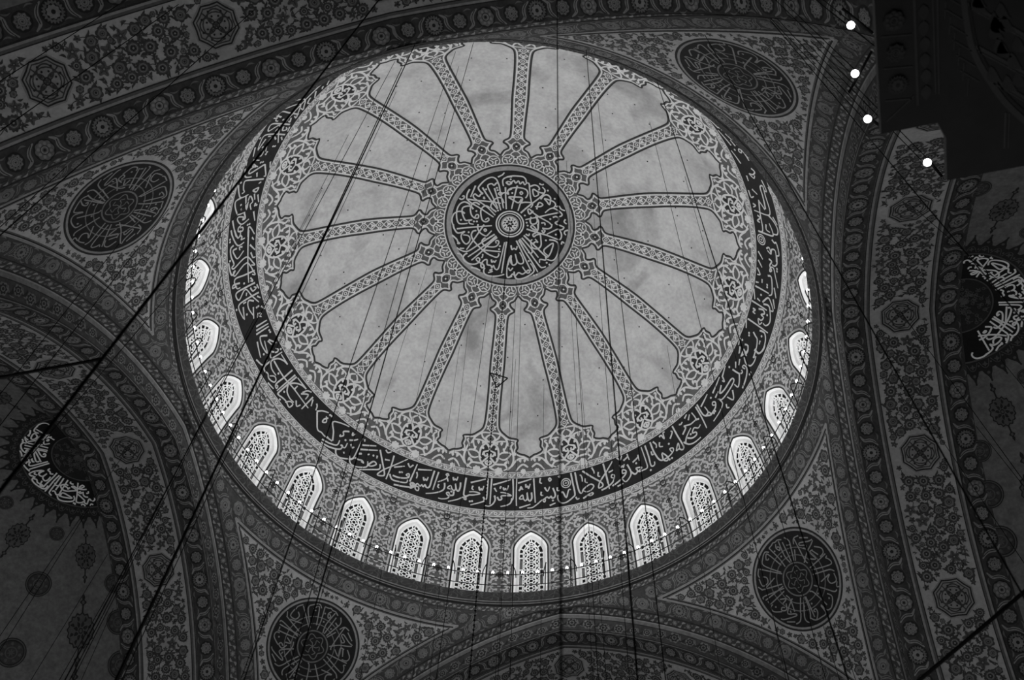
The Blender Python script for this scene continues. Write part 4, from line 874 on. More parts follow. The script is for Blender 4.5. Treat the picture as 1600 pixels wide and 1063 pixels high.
ARCH_WORDS = ['in front of the camera, seen at the bottom edge', 'on the right side of the dome', 'overhead, crossing the upper left corner', 'on the left side of the dome']
arch_cache = {}
for k in range(4):
    root = empty('arch'); tag(root, 'great pointed painted arch ' + ARCH_WORDS[k], 'arch', 'great arches that carry the dome', 'structure')
    # leaf moulding between pendentive and arch
    f, wd = arch_f(k, 0, 1); m = normal_map(f, -1.)
    mb = MB(); grid(mb, m, us_arch, [0, wd], DUSK)
    t = T(); leaf_band(t, .52, wd * .8); 
    for q in range(-36, 36): t.place(mb, lambda x, y, h, o=(q + .5) * .52: m(x + o, y + wd * .1, h))
    tt = T(); tt.strip(np.c_[us_arch, np.full_like(us_arch, -.0)], np.c_[us_arch, np.full_like(us_arch, .03)], LINE, .012); tt.strip(np.c_[us_arch, np.full_like(us_arch, wd - .05)], np.c_[us_arch, np.full_like(us_arch, wd)], LINE, .012)
    tt.place(mb, m); mb.build('leaf_moulding', PAL, root)
    # front face of the arch
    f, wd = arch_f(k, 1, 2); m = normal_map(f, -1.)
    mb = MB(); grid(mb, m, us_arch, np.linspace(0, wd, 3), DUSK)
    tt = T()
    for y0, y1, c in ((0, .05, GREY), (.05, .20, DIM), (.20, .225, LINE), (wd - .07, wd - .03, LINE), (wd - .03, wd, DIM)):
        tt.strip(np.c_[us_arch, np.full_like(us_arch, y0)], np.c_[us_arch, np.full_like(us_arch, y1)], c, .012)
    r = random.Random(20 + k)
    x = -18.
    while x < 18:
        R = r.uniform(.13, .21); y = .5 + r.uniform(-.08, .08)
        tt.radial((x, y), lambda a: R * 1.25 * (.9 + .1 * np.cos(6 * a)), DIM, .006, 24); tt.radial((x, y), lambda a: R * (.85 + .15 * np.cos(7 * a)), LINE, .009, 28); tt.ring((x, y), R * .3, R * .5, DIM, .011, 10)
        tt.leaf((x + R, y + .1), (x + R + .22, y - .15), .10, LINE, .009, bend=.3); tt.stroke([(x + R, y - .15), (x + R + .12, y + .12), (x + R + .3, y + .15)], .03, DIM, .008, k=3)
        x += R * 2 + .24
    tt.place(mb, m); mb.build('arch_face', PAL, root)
    # soffit: border, floral field, border
    f, wd = arch_f(k, 2, 3); m = normal_map(f, -1.)
    mb = MB(); grid(mb, m, us_arch, [0, wd], DUSK)
    u4 = border_unit(.80, wd - .06, .255)
    for q in range(-6, 6): u4.place(mb, lambda x, y, h, o=(q + .5) * 3.2: m(x + o, y, h))
    mb.build('soffit_border', PAL, root)
    f, wd = arch_f(k, 3, 4); m = normal_map(f, -1.)
    mb = MB(); grid(mb, m, us_arch, np.linspace(0, wd, 4), LIGHT)
    if k not in arch_cache:
        tt = T()
        for y0, y1, c in ((0, .035, LINE), (.035, .10, GREY), (.10, .17, MID), (.17, .20, LINE), (wd - .20, wd - .17, LINE), (wd - .17, wd - .10, MID), (wd - .10, wd - .035, GREY), (wd - .035, wd, LINE)):
            tt.strip(np.c_[us_arch, np.full_like(us_arch, y0)], np.c_[us_arch, np.full_like(us_arch, y1)], c, .010)
        oc = [4.62 * q for q in range(-3, 4)]
        for x in oc: octagon(tt, (x, wd / 2 + .02), .60)
        lo, hi = {0: (-9, 9), 1: (-9, 14), 2: (-9, 14), 3: (-14, 10)}[k]
        lo, hi = {0: (-7.5, 7.5), 1: (-14, 8), 2: (-4, 13), 3: (-9, 10)}[k]
        scatter(tt, lambda x, y, R: .27 + R * .9 < y < wd - .27 - R * .9 and min(math.hypot(x - q, y - wd / 2) for q in oc) > .68 + R, lo, hi, .2, wd - .2, 40 + k, .06, .24, 5000)
        arch_cache[k] = tt
    arch_cache[k].place(mb, m); mb.build('soffit', PAL, root)
    f, wd = arch_f(k, 4, 5); m = normal_map(f, -1.)
    mb = MB(); grid(mb, m, us_arch, [0, wd], DUSK)
    u4 = border_unit(.80, wd, .27)
    for q in range(-6, 6): u4.place(mb, lambda x, y, h, o=(q + .5) * 3.2: m(x + o, y, h))
    mb.build('soffit_border', PAL, root)

# --- pendentives: surface of revolution that passes through the edges of all four arches
zz = np.linspace(ZS + .4, ZS + 14.33, 1500)
def t_edge(z): return np.sqrt(np.maximum(RHO[0] ** 2 - (z - ZS) ** 2, 0)) - CC
rz = np.sqrt(AA[0] ** 2 + t_edge(zz) ** 2)
Lz = np.concatenate([[0], np.cumsum(np.hypot(np.diff(zz), np.diff(rz)))])
Y_MED = float(np.interp(27.2404 + EYE, zz, Lz)); Y_TOP = float(np.interp(LIP_Z - .88, zz, Lz))
def half_at(y):
    z = np.interp(y, Lz, zz); t_ = t_edge(z)
    return np.sqrt(AA[0] ** 2 + t_ ** 2) * np.maximum(pi / 4 - np.arctan2(t_, AA[0]), 0)
def pend_f(az0):
    def f(x, y):
        z = np.interp(y, Lz, zz); r = np.interp(y, Lz, rz); a = az0 + np.asarray(x) / r
        return np.stack([r * np.sin(a), r * np.cos(a), z], 1)
    return f
ysE = np.linspace(.3, Y_TOP, 160); EDGE = np.c_[half_at(ysE), ysE]
def inner_edge(d):
    g = np.gradient(EDGE, axis=0); g /= np.hypot(g[:, 0], g[:, 1])[:, None]
    Q = EDGE + np.c_[-g[:, 1], g[:, 0]] * d       # towards the middle
    return Q
BW = .66
QF = inner_edge(BW); QF = QF[(QF[:, 0] > .05) & (QF[:, 1] < Y_TOP - BW)]
fx = lambda y, Q=QF: np.interp(y, Q[:, 1], Q[:, 0])
pt = T()
ys = np.linspace(QF[0, 1], QF[-1, 1], 50)
pt.strip(np.c_[-fx(ys), ys], np.c_[fx(ys), ys], LIGHT, .006)
for sg in (1, -1):
    M = np.array([sg, 1.])
    for d, w, c in ((.0, .07, GREY), (.075, .05, LINE), (.12, .03, MID)):
        Q = inner_edge(BW + d); Q = Q[(Q[:, 0] > .02) & (Q[:, 1] < Y_TOP - BW - d)]
        pt.stroke(Q * M, w, c, .012)
    # rosette border that follows the arch
    L = np.concatenate([[0], np.cumsum(np.hypot(*np.diff(EDGE, axis=0).T))])
for d, w, c in ((.0, .07, GREY), (.075, .05, LINE), (.12, .03, MID)):
    h = float(fx(Y_TOP - BW - d)) - d
    xs = np.linspace(-h, h, 60); pt.stroke(np.c_[xs, np.full_like(xs, Y_TOP - BW - d)], w, c, .012)
cen = inner_edge(BW / 2); Lc = np.concatenate([[0], np.cumsum(np.hypot(*np.diff(cen, axis=0).T))])
gc = np.gradient(cen, axis=0); ga = np.arctan2(gc[:, 1], gc[:, 0])
bu = border_unit(.68, BW - .06, .25, soft=True)
def on_curve(t, unit, s0, sg):
    """bend a straight border unit onto the centre line of the border"""
    for V, (F, m_) in zip(unit.V, unit.F):
        s = s0 + V[:, 0]
        c = np.c_[np.interp(s, Lc, cen[:, 0]), np.interp(s, Lc, cen[:, 1])]; a = np.interp(s, Lc, ga); o = V[:, 1] - (BW - .06) / 2
        v = np.c_[sg * (c[:, 0] - np.sin(a) * o), c[:, 1] + np.cos(a) * o, V[:, 2]]
        t.V.append(v); t.F.append((F - 0, m_))
    k_ = len(unit.F)
    for i in range(len(t.F) - k_, len(t.F)): t.F[i] = (t.F[i][0] + t.n, t.F[i][1])
    t.n += unit.n
for sg in (1, -1):
    s0 = Lc[-1] - 1.36
    while s0 > 1.0:
        on_curve(pt, bu, s0, sg); s0 -= 2.72
xr = float(half_at(Y_TOP)) - 1.0
x0 = -3 * 2.72 + 1.36
while x0 < xr + 1:
    if abs(x0) + 1.2 < half_at(Y_TOP - BW / 2) + .4:
        pt.merge(bu, at=(x0, Y_TOP - BW + .03))
    x0 += 2.72
# rosettes of the ring border stop where the arch border starts: flowers of the field
scatter(pt, lambda x, y, R: y < Y_TOP - BW - .16 - R and abs(x) < fx(y) - .18 - R * 1.1 and math.hypot(x, y - Y_MED) > 1.86 + R, -9.0, 9.0, Y_MED - 6.0, Y_TOP - BW, 77, .06, .25, 12000)
# painted disc with its calligraphy (a part of its own)
disc = T()
c0 = (0, Y_MED)
disc.radial(c0, 1.80, LINE, .009, 72); disc.ring(c0, 1.66, 1.73, GREY, .013, 72); disc.radial(c0, 1.66, BLACK, .011, 72)
disc.ring(c0, .55, .60, DIM, .013, 40); disc.ring(c0, .82, .855, DIM, .013, 48); disc.ring(c0, 1.08, 1.115, DIM, .013, 56)
q = np.linspace(0, 2 * pi, 73)[:-1]
disc.stroke(np.c_[.40 * (1 + .16 * np.cos(6 * q)) * np.cos(q), Y_MED + .40 * (1 + .16 * np.cos(6 * q)) * np.sin(q)], .035, DIM, .013, closed=True)
for w in range(6):
    a = w * pi / 3
    disc.stroke([(0, Y_MED), (.14 * cos(a), Y_MED + .14 * sin(a)), (.26 * cos(a + .3), Y_MED + .26 * sin(a + .3)), (.30 * cos(a - .2), Y_MED + .30 * sin(a - .2))], .03, DIM, .014, k=4)
letters = T()
for st in PEN_STROKES:
    P = np.array(st, float) / 1000.; P[:, 1] += Y_MED
    letters.stroke(smooth(P, 4), .042, 0, .016)
for x, y in PEN_DOTS: letters.radial((x / 1000, Y_MED + y / 1000), .035, 0, .016, 7)
INK2 = mat('ink_grey', .20, .15, 3.0)
PEND_WORDS = ['lower right, between the bottom and right arches', 'upper right, beside the hanging lamps', 'upper left, between the left and overhead arches', 'lower left, between the left and bottom arches']
for k in range(4):
    az0 = PHI + pi / 4 + k * pi / 2; m = normal_map(pend_f(az0), 1.)
    mb = MB()
    yb = np.linspace(0.02, Lz[-1], 60)
    tb = T(); hx = half_at(yb); prev = np.c_[-hx, yb]
    for fr in np.linspace(-1, 1, 25)[1:]:
        cur = np.c_[hx * fr, yb]; tb.strip(prev, cur, DUSK, 0); prev = cur
    tb.place(mb, m); pt.place(mb, m)
    w = mb.build('wall_pendentive', PAL)
    tag(w, 'flower-painted triangular pendentive, ' + PEND_WORDS[k], 'pendentive', 'pendentives under the dome', 'structure')
    mb = MB(); disc.place(mb, m); d = mb.build('inscribed_disc', PAL, w)
    mb = MB(); letters.place(mb, m); mb.build('lettering', INK2, d)

# --- semi-domes behind the arches
def semi_f(k):
    az = PHI + k * pi / 2; n, t = az_dir(az), az_tan(az); rho = RHO[5]; th0 = math.acos(CC / rho)
    def f(x, y):
        y = np.asarray(y, float); th = th0 - y / rho; tp = np.maximum(th, 0)
        r = np.where(th >= 0, rho * np.cos(tp) - CC, rho - CC); z = ZS + np.where(th >= 0, rho * np.sin(tp), rho * th)
        b = np.asarray(x, float) / np.maximum(r, .02)
        return AA[5] * n + r[:, None] * (np.cos(b)[:, None] * n + np.sin(b)[:, None] * t) + z[:, None] * np.array([0, 0, 1.])
    def rad(y):
        th = th0 - np.asarray(y, float) / rho
        return np.where(th >= 0, rho * np.cos(np.maximum(th, 0)) - CC, rho - CC)
    return f, rad
def lace_medallion(R):
    t = T()
    n = 16
    t.radial((0, 0), lambda a: R * (.88 + .12 * np.abs((a * n / (2 * pi)) % 1 * 2 - 1)), LINE, .009, 64)
    t.radial((0, 0), lambda a: R * (.80 + .10 * np.abs((a * n / (2 * pi)) % 1 * 2 - 1)), MID, .010, 64)
    for q in range(8):
        a = q * pi / 4
        t.leaf((R * .2 * cos(a), R * .2 * sin(a)), (R * .55 * cos(a + .2), R * .55 * sin(a + .2)), R * .2, LINE, .012, bend=.15)
        t.leaf((R * .5 * cos(a + .4), R * .5 * sin(a + .4)), (R * .8 * cos(a + .3), R * .8 * sin(a + .3)), R * .18, LINE, .012, bend=.2)
    t.ring((0, 0), R * .1, R * .17, LINE, .012, 8)
    for s in (1, -1):
        t.stroke([(0, s * R * .9), (0, s * R * 1.35)], R * .12, LINE, .009)
        t.radial((0, s * R * 1.5), lambda a: R * .24 * (.8 + .2 * np.cos(4 * a)), LINE, .009, 16); t.radial((0, s * R * 1.5), R * .1, MID, .011, 6)
        t.leaf((0, s * R * 1.6), (0, s * R * 1.95), R * .22, LINE, .009)
    return t
def tall(t, k=1.65):
    for v in t.V: v[:, 1] *= k
    return t
def roundel(R):
    t = T()
    t.radial((0, 0), R, LINE, .009, 32); t.ring((0, 0), R * .86, R * .93, MID, .011, 32); t.radial((0, 0), R * .78, DUSK, .010, 28); t.ring((0, 0), R * .34, R * .42, MID, .012, 18)
    for q in range(7):
        a = q * 2 * pi / 7
        t.radial((R * .6 * cos(a), R * .6 * sin(a)), lambda b: R * .14 * (.8 + .2 * np.cos(5 * b)), MID, .012, 12)
        t.leaf((0, 0), (R * .28 * cos(a), R * .28 * sin(a)), R * .1, MID, .012)
    return t
SEMI_WORDS = ['beyond the bottom arch', 'beyond the right arch, with half a white inscribed disc', 'behind the overhead arch', 'beyond the left arch, with half a white inscribed disc']
for k in range(4):
    f, rad = semi_f(k); m = normal_map(f, -1.)
    g = m(np.array([1.]), np.array([6.]), np.array([1.])) - f(np.array([1.]), np.array([6.]))
    if float(g[0, 2]) > 0: m = normal_map(f, 1.)
    base = MB()
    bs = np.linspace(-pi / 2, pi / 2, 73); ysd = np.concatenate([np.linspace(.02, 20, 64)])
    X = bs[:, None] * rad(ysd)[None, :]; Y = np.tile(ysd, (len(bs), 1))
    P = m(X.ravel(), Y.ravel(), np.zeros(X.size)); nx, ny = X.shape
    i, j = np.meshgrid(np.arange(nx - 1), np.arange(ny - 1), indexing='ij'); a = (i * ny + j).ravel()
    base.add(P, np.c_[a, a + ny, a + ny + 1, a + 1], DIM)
    if k in (1, 3):
        def polar(x, y, h):      # x, y metres from the crown -> (arc across, distance)
            s = np.hypot(x, y); b = np.arctan2(x, y)
            return m(b * rad(s), s, h)
        t = T(); a = np.linspace(-pi / 2, pi / 2, 61)
        def sector(r0, r1, c, h): t.strip(np.c_[np.sin(a) * r0, np.cos(a) * r0], np.c_[np.sin(a) * r1, np.cos(a) * r1], c, h)
        sector(.02, 1.0, LINE, .008); sector(.96, 1.0, MID, .012); sector(1.0, 1.98, BLACK, .010); sector(1.98, 2.03, MID, .012); sector(2.03, 2.38, LINE, .009)
        rr = random.Random(9)
        for _ in range(60):
            b = rr.uniform(-1.5, 1.5); s = rr.uniform(.1, .9)
            t.ring((s * sin(b), s * cos(b)), .04, .06, MID, .012, 6)
            c_ = rr.uniform(0, 6.28)
            t.stroke([(s * sin(b), s * cos(b)), (s * sin(b) + .14 * cos(c_), s * cos(b) + .14 * sin(c_))], .02, MID, .011)
        n = 17
        for q in range(n):
            b = -pi / 2 + pi * (q + .5) / n
            def P2(s, db): return (s * sin(b + db), s * cos(b + db))
            t.strip(np.array([P2(2.36, -.075), P2(2.5, -.05), P2(2.62, -.02), P2(2.80, -.004)]), np.array([P2(2.36, .075), P2(2.5, .05), P2(2.62, .02), P2(2.80, .004)]), LINE, .009)
            t.radial(P2(2.5, 0), .05, MID, .012, 8); t.radial(P2(2.2, 0), lambda c: .09 * (.7 + .3 * np.cos(4 * c)), MID, .012, 16); t.radial(P2(2.2, .09), .035, MID, .012, 6); t.radial(P2(2.78, 0), .04, LINE, .009, 4)
            t.stroke([P2(2.08, -.08), P2(2.30, -.03), P2(2.30, .03), P2(2.08, .08)], .022, MID, .012, k=3)
        t.place(base, polar)
        def put(t_, b, s): t_.place(base, lambda x, y, h: m((b + np.asarray(x) / rad(s + np.asarray(y))) * rad(s + np.asarray(y)), s + np.asarray(y), h))
        for col, b in enumerate((16, 36, 56, 76)):
            for sg in (1, -1):
                if col % 2 == 0:
                    for s, R in ((3.2, .27), (5.16, .46), (7.7, .52), (10.2, .55)):
                        put(roundel(R * 1.0), sg * radians(b), s)
                else:
                    for s, R in ((3.85, .42), (6.55, .55), (9.3, .62)):
                        put(tall(lace_medallion(R * .95), 1.3), sg * radians(b), s)
        for sg in (1, -1):
            for s, R in ((4.9, .36), (6.3, .45), (7.8, .5)):
                put(roundel(R * 1.0), sg * radians(90), s)
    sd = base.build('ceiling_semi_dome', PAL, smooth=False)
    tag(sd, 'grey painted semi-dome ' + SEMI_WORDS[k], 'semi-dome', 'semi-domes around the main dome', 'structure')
    if k in (1, 3):
        lt = T()
        for st in MED_STROKES:
            P = np.array(st, float) / 1000.
            ang = np.arctan2(P[:, 0], P[:, 1]); R = np.hypot(P[:, 0], P[:, 1])
            am = np.unwrap(ang)
            am = am * .82
            if abs(np.mean(am)) > 1.60 or am.max() > 1.56 or am.min() < -1.56: continue
            R = 1.04 + (R - .7) / 2.0 * .92
            lt.stroke(smooth(np.c_[R * np.sin(am), R * np.cos(am)], 4), .055, 0, .016)
        mb = MB(); lt.place(mb, polar); mb.build('lettering', [WHITE], sd)
# ------------------------------------------------------------------ floor of the hall and the dark gallery overhead
mb = MB()
mb.add(np.array([(-30, -34, 0), (30, -34, 0), (30, 30, 0), (-30, 30, 0)], float), [(0, 1, 2, 3)])
fl = mb.build('floor', mat('carpet', .07, .3, 2.0)); tag(fl, 'dark carpeted floor of the prayer hall far below the dome', 'floor', kind='structure')

def sight(px, py):
    """direction in which the photograph looks at one of its points"""
    d = CF + (px - 800) / FPX * CR - (py - 531.5) / FPX * CU
    return d / np.linalg.norm(d)
GH = 9.0
N0, T0 = az_dir(PHI), az_tan(PHI)
def on_gallery(px, py, h=GH):
    d = sight(px, py); return CPOS + d * (h / d[2])
g = [on_gallery(*p) for p in ((1365, 0), (1378, 207), (1465, 194), (1480, 215), (1478, 280), (1600, 262))]
def tn(p): return np.array([p @ T0, p @ N0])
q = [tn(p) for p in g]
q[0][0] = q[1][0] = (q[0][0] + q[1][0]) / 2; q[1][1] = q[2][1] = (q[1][1] + q[2][1]) / 2
q[3][0] = q[4][0] = (q[3][0] + q[4][0]) / 2; q[4][1] = q[5][1] = (q[4][1] + q[5][1]) / 2
outl = [(q[0][0], q[0][1] - 5.0), tuple(q[1]), tuple(q[2]), tuple(q[3]), tuple(q[4]), (q[5][0] + 5.0, q[5][1]), (q[5][0] + 5.0, q[0][1] - 5.0)]
def slab(mb, pts, z0, z1, m0, m1):
    n = len(pts)
    B = np.array([T0 * a + N0 * b + np.array([0, 0, z0]) for a, b in pts]); U = B + np.array([0, 0, z1 - z0])
    mb.add(B, [list(range(n))], m0); mb.add(U, [list(range(n))[::-1]], m0)
    mb.add(np.concatenate([B, U]), [(i, (i + 1) % n, (i + 1) % n + n, i + n) for i in range(n)], m1)
ZG = EYE + GH
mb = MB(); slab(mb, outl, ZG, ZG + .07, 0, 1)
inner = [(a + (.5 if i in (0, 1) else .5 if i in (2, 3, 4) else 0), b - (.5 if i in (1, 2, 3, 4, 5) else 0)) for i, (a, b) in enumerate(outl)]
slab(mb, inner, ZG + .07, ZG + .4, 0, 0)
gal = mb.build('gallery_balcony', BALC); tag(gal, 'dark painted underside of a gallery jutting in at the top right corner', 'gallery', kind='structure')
def gal_map(x, y, h): return np.asarray(x)[:, None] * T0 + np.asarray(y)[:, None] * N0 + np.stack([0 * h, 0 * h, ZG - np.asarray(h)], 1)
t = T()
def gl(pts, w, m=1, k=0): t.stroke(np.array([tn(on_gallery(*p)) for p in pts]), w, m, .004, k=k)
for pts, w in (([(1427, -40), (1434, 165)], .022), ([(1456, -40), (1462, 147)], .012), ([(1464, -40), (1467, 147)], .012),
               ([(1385, 190), (1428, 150)], .012), ([(1571, 176), (1569, 232)], .018), ([(1577, 178), (1575, 232)], .01)): gl(pts, w)
gl([(1503, -40), (1508, 20), (1520, 78), (1545, 125), (1575, 165), (1620, 205)], .05, 1, 5)
gl([(1512, -40), (1517, 20), (1528, 72), (1552, 118), (1580, 155), (1620, 190)], .012, 3, 5)
for a, b in (((1512, 5), (1612, 62)), ((1524, 72), (1612, 120)), ((1548, 122), (1612, 160))):
    gl([a, b], .03); gl([(a[0] + 4, a[1] + 8), (b[0] + 4, b[1] + 8)], .012)
r = random.Random(2)
for i in range(3):
    y0 = 8 + 50 * i
    c = tn(on_gallery(1396 + i * 3, y0 + 25))
    t.merge(rosette(i % 3, .09, (1, 2, 3)), at=tuple(c), dh=.003)
    gl([(1377 + i * 3, y0 + 50), (1424 + i * 2, y0 + 46)], .01)
    for yy in (12, 37):
        c = tn(on_gallery(1443 + i * 2, y0 + yy)); t.leaf((c[0], c[1] - .07), (c[0], c[1] + .07), .09, 2, .005)
for i in range(6):
    gl([(1470 + 6 * i, -10 + 24 * i), (1500 + 6 * i, 8 + 24 * i)], .008); gl([(1478 + 7 * i, 2 + 24 * i), (1476 + 7 * i, 30 + 24 * i)], .008)
for i in range(14):
    x, y = r.uniform(1530, 1600), r.uniform(-5, 130)
    if y < 5 + (x - 1512) * .6 or True:
        c = tn(on_gallery(x, y)); t.leaf((c[0] - .05, c[1] - .08), (c[0] + .05, c[1] + .08), .09, 2, .0045, bend=.2)
mb = MB(); t.place(mb, gal_map); mb.build('painted_pattern', BALC, gal)
# brick pier behind that carries the gallery (out of sight behind the slab)

# ------------------------------------------------------------------ suspension cables
bpy.context.view_layer.update()
DG = bpy.context.evaluated_depsgraph_get()
def hit(px, py, skip=('gallery', 'light_bulb', 'socket', 'post', 'rail', 'painted_pattern')):
    o = CPOS.copy(); d = sight(px, py)
    for _ in range(8):
        ok, loc, nrm, idx, ob, mw = S.ray_cast(DG, Vector(o), Vector(d))
        if not ok: return None
        if any(ob.name.startswith(s) for s in skip): o = np.array(loc) + d * .02; continue
        return np.array(loc)
    return None
def below(A, px, py):
    """the point seen at (px, py) that hangs most nearly straight below A"""
    d = sight(px, py); dh = d[:2]; s = ((A - CPOS)[:2] @ dh) / (dh @ dh)
    return CPOS + d * s
CAB = 'wires and cables hanging from the vaults'
def cable(p, q, r, label, low=6.0, thing='suspension_cable', dist=None):
    if dist is None: A = hit(*p)
    else: A = CPOS + sight(*p) * dist
    if A is None: return None
    B = below(A, *q)
    if dist is not None:
        up = (A - B) / np.linalg.norm(A - B)
        ok, loc, *_ = S.ray_cast(DG, Vector(A + up * .1), Vector(up))
        A = np.array(loc) if ok else A + up * 20
    A = A + (B - A) / np.linalg.norm(B - A) * .06
    dirn = B - A; k = (low - A[2]) / dirn[2]
    if k < 1: k = 1.0
    E = A + dirn * k
    mb = MB(); n = 9
    ts = np.linspace(0, 1, n)[:, None]
    o = bpy.data.objects
    tube(mb, (1 - ts) * (A - A) + ts * (E - A), r, n=6)
    ob = mb.build(thing, STEEL); ob.location = A
    tag(ob, label, 'cable', CAB)
    return ob
TH, MD, HV = .0075, .0105, .019
CABLES = [
 ((617, 96), (472, 368), TH * 1.2, 'thin cable rising to the second scalloped flare left of the overhead arch'),
 ((628, 105), (461, 465), HV * .8, 'thick cable slanting down the upper left dome panels'),
 ((619, 143), (469, 465), TH, 'thin wire close beside the thick cable on the upper left dome panels'),
 ((544.7, 210), (466, 364), TH, 'short thin wire from a hook near the middle of an upper left dome panel'),
 ((503, 296), (440, 420), TH, 'thin wire from a hook in the left dome panel below the upper left ribs'),
 ((712, 80), (547.6, 569), MD * .8, 'cable crossing four dome panels left of the crown medallion'),
 ((740, 66), (593, 590), MD, 'dark cable starting at the top rim of the dome left of the top rib'),
 ((717, 103), (616, 462), TH, 'thin wire from a hook in the panel left of the top rib'),
 ((667, 419), (612, 590), TH, 'thin wire starting at the rib tips left of the crown medallion'),
 ((682, 470), (663, 564), TH, 'thin wire in the dome panel at lower left of the crown medallion'),
 ((732, 508), (723, 590), TH, 'thin wire in the panel left of the bottom chain rib'),
 ((718, 541), (704, 640), TH, 'second thin wire in the panel left of the bottom chain rib'),
 ((770, 425), (685, 1037), MD, 'dark cable just left of the bead chain, down past the drum windows'),
 ((807, 436), (778, 1061), TH * 1.2, 'thin wire just right of the bead chain'),
 ((815, 438), (797, 1061), TH * 1.2, 'second thin wire right of the bead chain'),
 ((916, 77), (994, 1037), TH * 1.3, 'dark cable from the top rim of the dome, right of the top rib'),
 ((934, 157), (1037, 1037), TH * 1.2, 'thin cable right of the crown medallion from the upper right rib'),
 ((1015, 190), (1094, 507), TH, 'thin wire from a hook in the upper right dome panel'),
 ((1027, 128), (1117, 410), TH * 1.3, 'dark cable beside the upper right rim of the dome'),
 ((1070, 275), (1105, 400), TH, 'thin wire from a hook near the right end of a right dome panel'),
 ((925, 300), (948, 600), TH, 'thin wire from a hook at the right edge of the crown medallion'),
 ((885, 251), (888, 300), TH, 'short thin wire from a hook just above right of the crown medallion'),
 ((892, 480), (905, 700), TH, 'thin wire in the panel at lower right of the crown medallion'),
 ((900, 504), (922, 760), TH, 'second thin wire in the panel at lower right of the crown medallion'),
 ((1042, 539), (1056, 625), TH, 'short thin wire from a hook in the lower right dome panel'),
 ((806, 560), (797, 700), TH, 'thin wire in the panel right of the bottom chain rib'),
 ((850, 600), (849, 680), TH, 'thin wire near the right side of the panel right of the bottom chain rib'),
 ((187, 6), (0, 127), MD, 'cable in the upper left corner across the overhead arch, topmost of three'),
 ((280, 6), (0, 205), MD, 'cable in the upper left corner between the two octagons of the overhead arch'),
 ((398, 15), (133, 250), MD, 'cable crossing the overhead arch just right of its octagon'),
 ((392, 310), (163, 578), MD, 'cable from the left foot of the dome over the left cornice'),
 ((265, 325), (145, 479), MD, 'cable from the edge of the inscribed disc on the left pendentive'),
 ((187, 380), (100, 490), TH * 1.3, 'thin cable from below the inscribed disc on the left pendentive'),
 ((105, 259), (0, 355), MD, 'cable left of the inscribed disc on the upper left pendentive'),
 ((199, 702), (154, 768), TH * 1.2, 'thin wire hooked in the middle octagon of the left arch'),
 ((142, 790), (17, 990), TH * 1.3, 'thin wire at the foot of the half disc in the left semi-dome'),
 ((169, 865), (54, 1054), TH * 1.2, 'thin wire in the left semi-dome beside the upper lace medallion'),
 ((179, 912), (98, 1054), MD, 'cable in the left semi-dome below the upper lace medallion'),
 ((178, 949), (128, 1061), TH * 1.2, 'thin wire in the left semi-dome next to the arch border'),
 ((1277, 2), (1364, 70), MD, 'cable at top right running towards the hanging lamps'),
 ((1203, 31), (1419, 288), MD * .8, 'cable across the upper right pendentive and the right arch'),
 ((1405, 484), (1514, 634), TH * 1.3, 'thin wire hooked in the middle octagon of the right arch'),
 ((1418, 316), (1499, 386), MD * .8, 'cable starting at the upper octagon of the right arch'),
 ((1440, 640), (1520, 760), TH * 1.2, 'thin wire on the right arch above its lower octagon'),
 ((1561, 559), (1599, 605), MD * .8, 'cable in the right semi-dome under the half disc'),
 ((1524, 665), (1599, 759), TH * 1.3, 'thin wire in the right semi-dome below its lace medallion'),
 ((1286, 977), (1301, 1027), TH * 1.3, 'thin cable below the inscribed disc on the lower right pendentive'),
 ((1304, 964), (1329, 1039), MD, 'dark cable below right of the inscribed disc on the lower right pendentive'),
 ((1208, 964), (1220, 1023), TH * 1.2, 'thin cable below left of the inscribed disc on the lower right pendentive'),
 ((452, 850), (380, 1052), MD, 'cable over the lower left cornice into the left pendentive'),
 ((519, 856), (496, 936), MD * .9, 'double-looking cable above the disc of the lower left pendentive'),
]
for p, q_, r_, lab in CABLES: cable(p, q_, r_, lab)
# cables that hang close to the camera (soft in the photograph)
for p, q_, d_, r_, lab in (((871, 100), (876, 900), 13.0, .0065, 'blurred near cable hanging straight down right of the crown medallion'),
                       ((181, 533), (60, 690), 9.0, .015, 'thick blurred near cable in front of the left arch'),
                       ((284, 844), (220, 980), 11.0, .013, 'blurred near cable at lower left in front of the left arch'),
                       ((1380, 546), (1511, 777), 12.0, .009, 'blurred near cable in front of the right arch')):
    cable(p, q_, r_, lab, low=3.0, dist=d_)

# bead chain from the boss of the crown medallion
A = np.array([0, 0, ZC + RS - .05]); B = below(A, 735, 1040); E = A + (B - A) * ((8.0 - A[2]) / (B - A)[2])
ch = empty('hanging_chain', tuple(A)); tag(ch, 'beaded chain hanging from the middle of the crown medallion', 'chain')
mb = MB(); tube(mb, [np.zeros(3), E - A], .010, n=5)
L = np.linalg.norm(E - A); nb = int(L / .16)
for i in range(nb): ball(mb, (E - A) * ((i + .5) / nb), .030, 0, 6, 4)
mb.build('chain_links', STEEL, ch)
d = sight(777, 592); dh = d[:2]; P0 = below(A, 777, 592) - A
mb = MB(); c_ = np.array([CR * a + CU * b for a, b in ((-.24, .20), (.36, .02), (-.02, -.30))])
for i in range(3): tube(mb, [P0 + c_[i], P0 + c_[(i + 1) % 3]], .022, n=5)
mb.build('triangular_link', STEEL, ch)

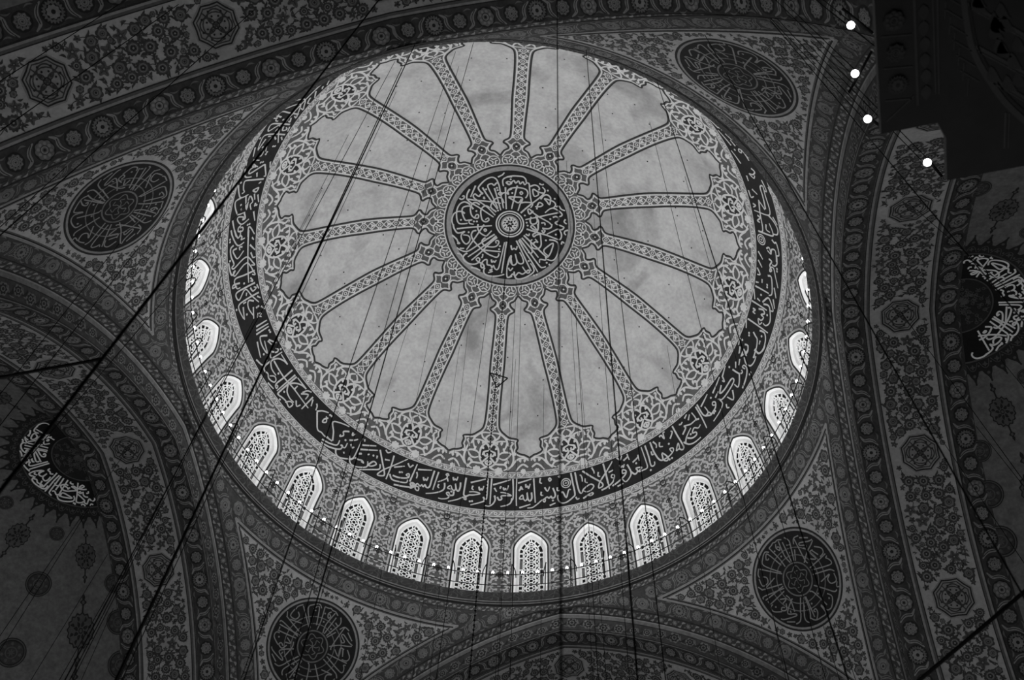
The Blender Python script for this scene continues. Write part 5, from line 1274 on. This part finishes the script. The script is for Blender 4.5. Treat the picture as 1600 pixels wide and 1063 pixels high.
# iron tie rods of the near arches
def rod(p, dp, q_, dq, r_, lab, ext=0.):
    P = CPOS + sight(*p) * dp; Q = CPOS + sight(*q_) * dq
    if ext: P, Q = P - (Q - P) * ext, Q + (Q - P) * ext
    mb = MB(); tube(mb, [np.zeros(3), Q - P], r_, n=8); o = mb.build('tie_rod', IRON); o.location = P
    tag(o, lab, 'tie rod', 'iron tie rods')
rod((-620, 701), 12.0, (160, 561), 12.6, .020, 'straight iron tie rod entering from the left edge over the left arch')
rod((1380, 1111), 12.0, (1680, 858), 12.5, .022, 'straight iron tie rod cutting across the lower right corner', 1.5)

# hanging glass lamps beside the gallery
LAMPS = [((1329.5, 39.5), (1334.7, 0), (1316, 13), (1364, 52), 'lit hanging lamp by the dark gallery, uppermost of four'),
         ((1336, 115), (1334.5, 0), (1326, 145), (1362, 80), 'lit hanging lamp by the dark gallery, second from the top'),
         ((1355.7, 186), (1345.7, 0), (1351, 178), (1374, 196), 'lit hanging lamp by the lower corner of the dark gallery, third from the top'),
         ((1449, 254), (1439, 190), (1452, 252), (1472, 276), 'lit hanging lamp in the notch of the dark gallery')]
DLAMP = 17.0
for (c, w, a0, a1, lab) in LAMPS:
    C = CPOS + sight(*c) * DLAMP
    o = empty('hanging_lamp', tuple(C)); tag(o, lab, 'lamp', 'hanging lamps beside the gallery')
    mb = MB(); ball(mb, (0, 0, 0), .060, 0, 14, 10, 1.1); mb.build('bulb', BULB, o, smooth=True)
    mb = MB(); tube(mb, [(0, 0, .05), (0, 0, .13)], .026, n=8); mb.build('socket', BRASS, o)
    P = CPOS + sight(*a0) * (DLAMP + .05) - C; Q = CPOS + sight(*a1) * (DLAMP + .1) - C
    mb = MB(); tube(mb, smooth([P, (P + Q) / 2 + np.array([0, 0, -.01]), Q], 4), .022, n=6); tube(mb, [P * .5 + Q * .5, (0, 0, .11)], .010, n=5); mb.build('arm', IRON, o)
    for s in (-1, 1):
        top = below(C, w[0] + 5 * s, w[1]); up = np.array([0, 0, 9.0])
        mb = MB(); tube(mb, [CR * .06 * s + np.array([0, 0, .10]), CR * .07 * s + up], .008, n=5); mb.build('suspension_wire', STEEL, o)
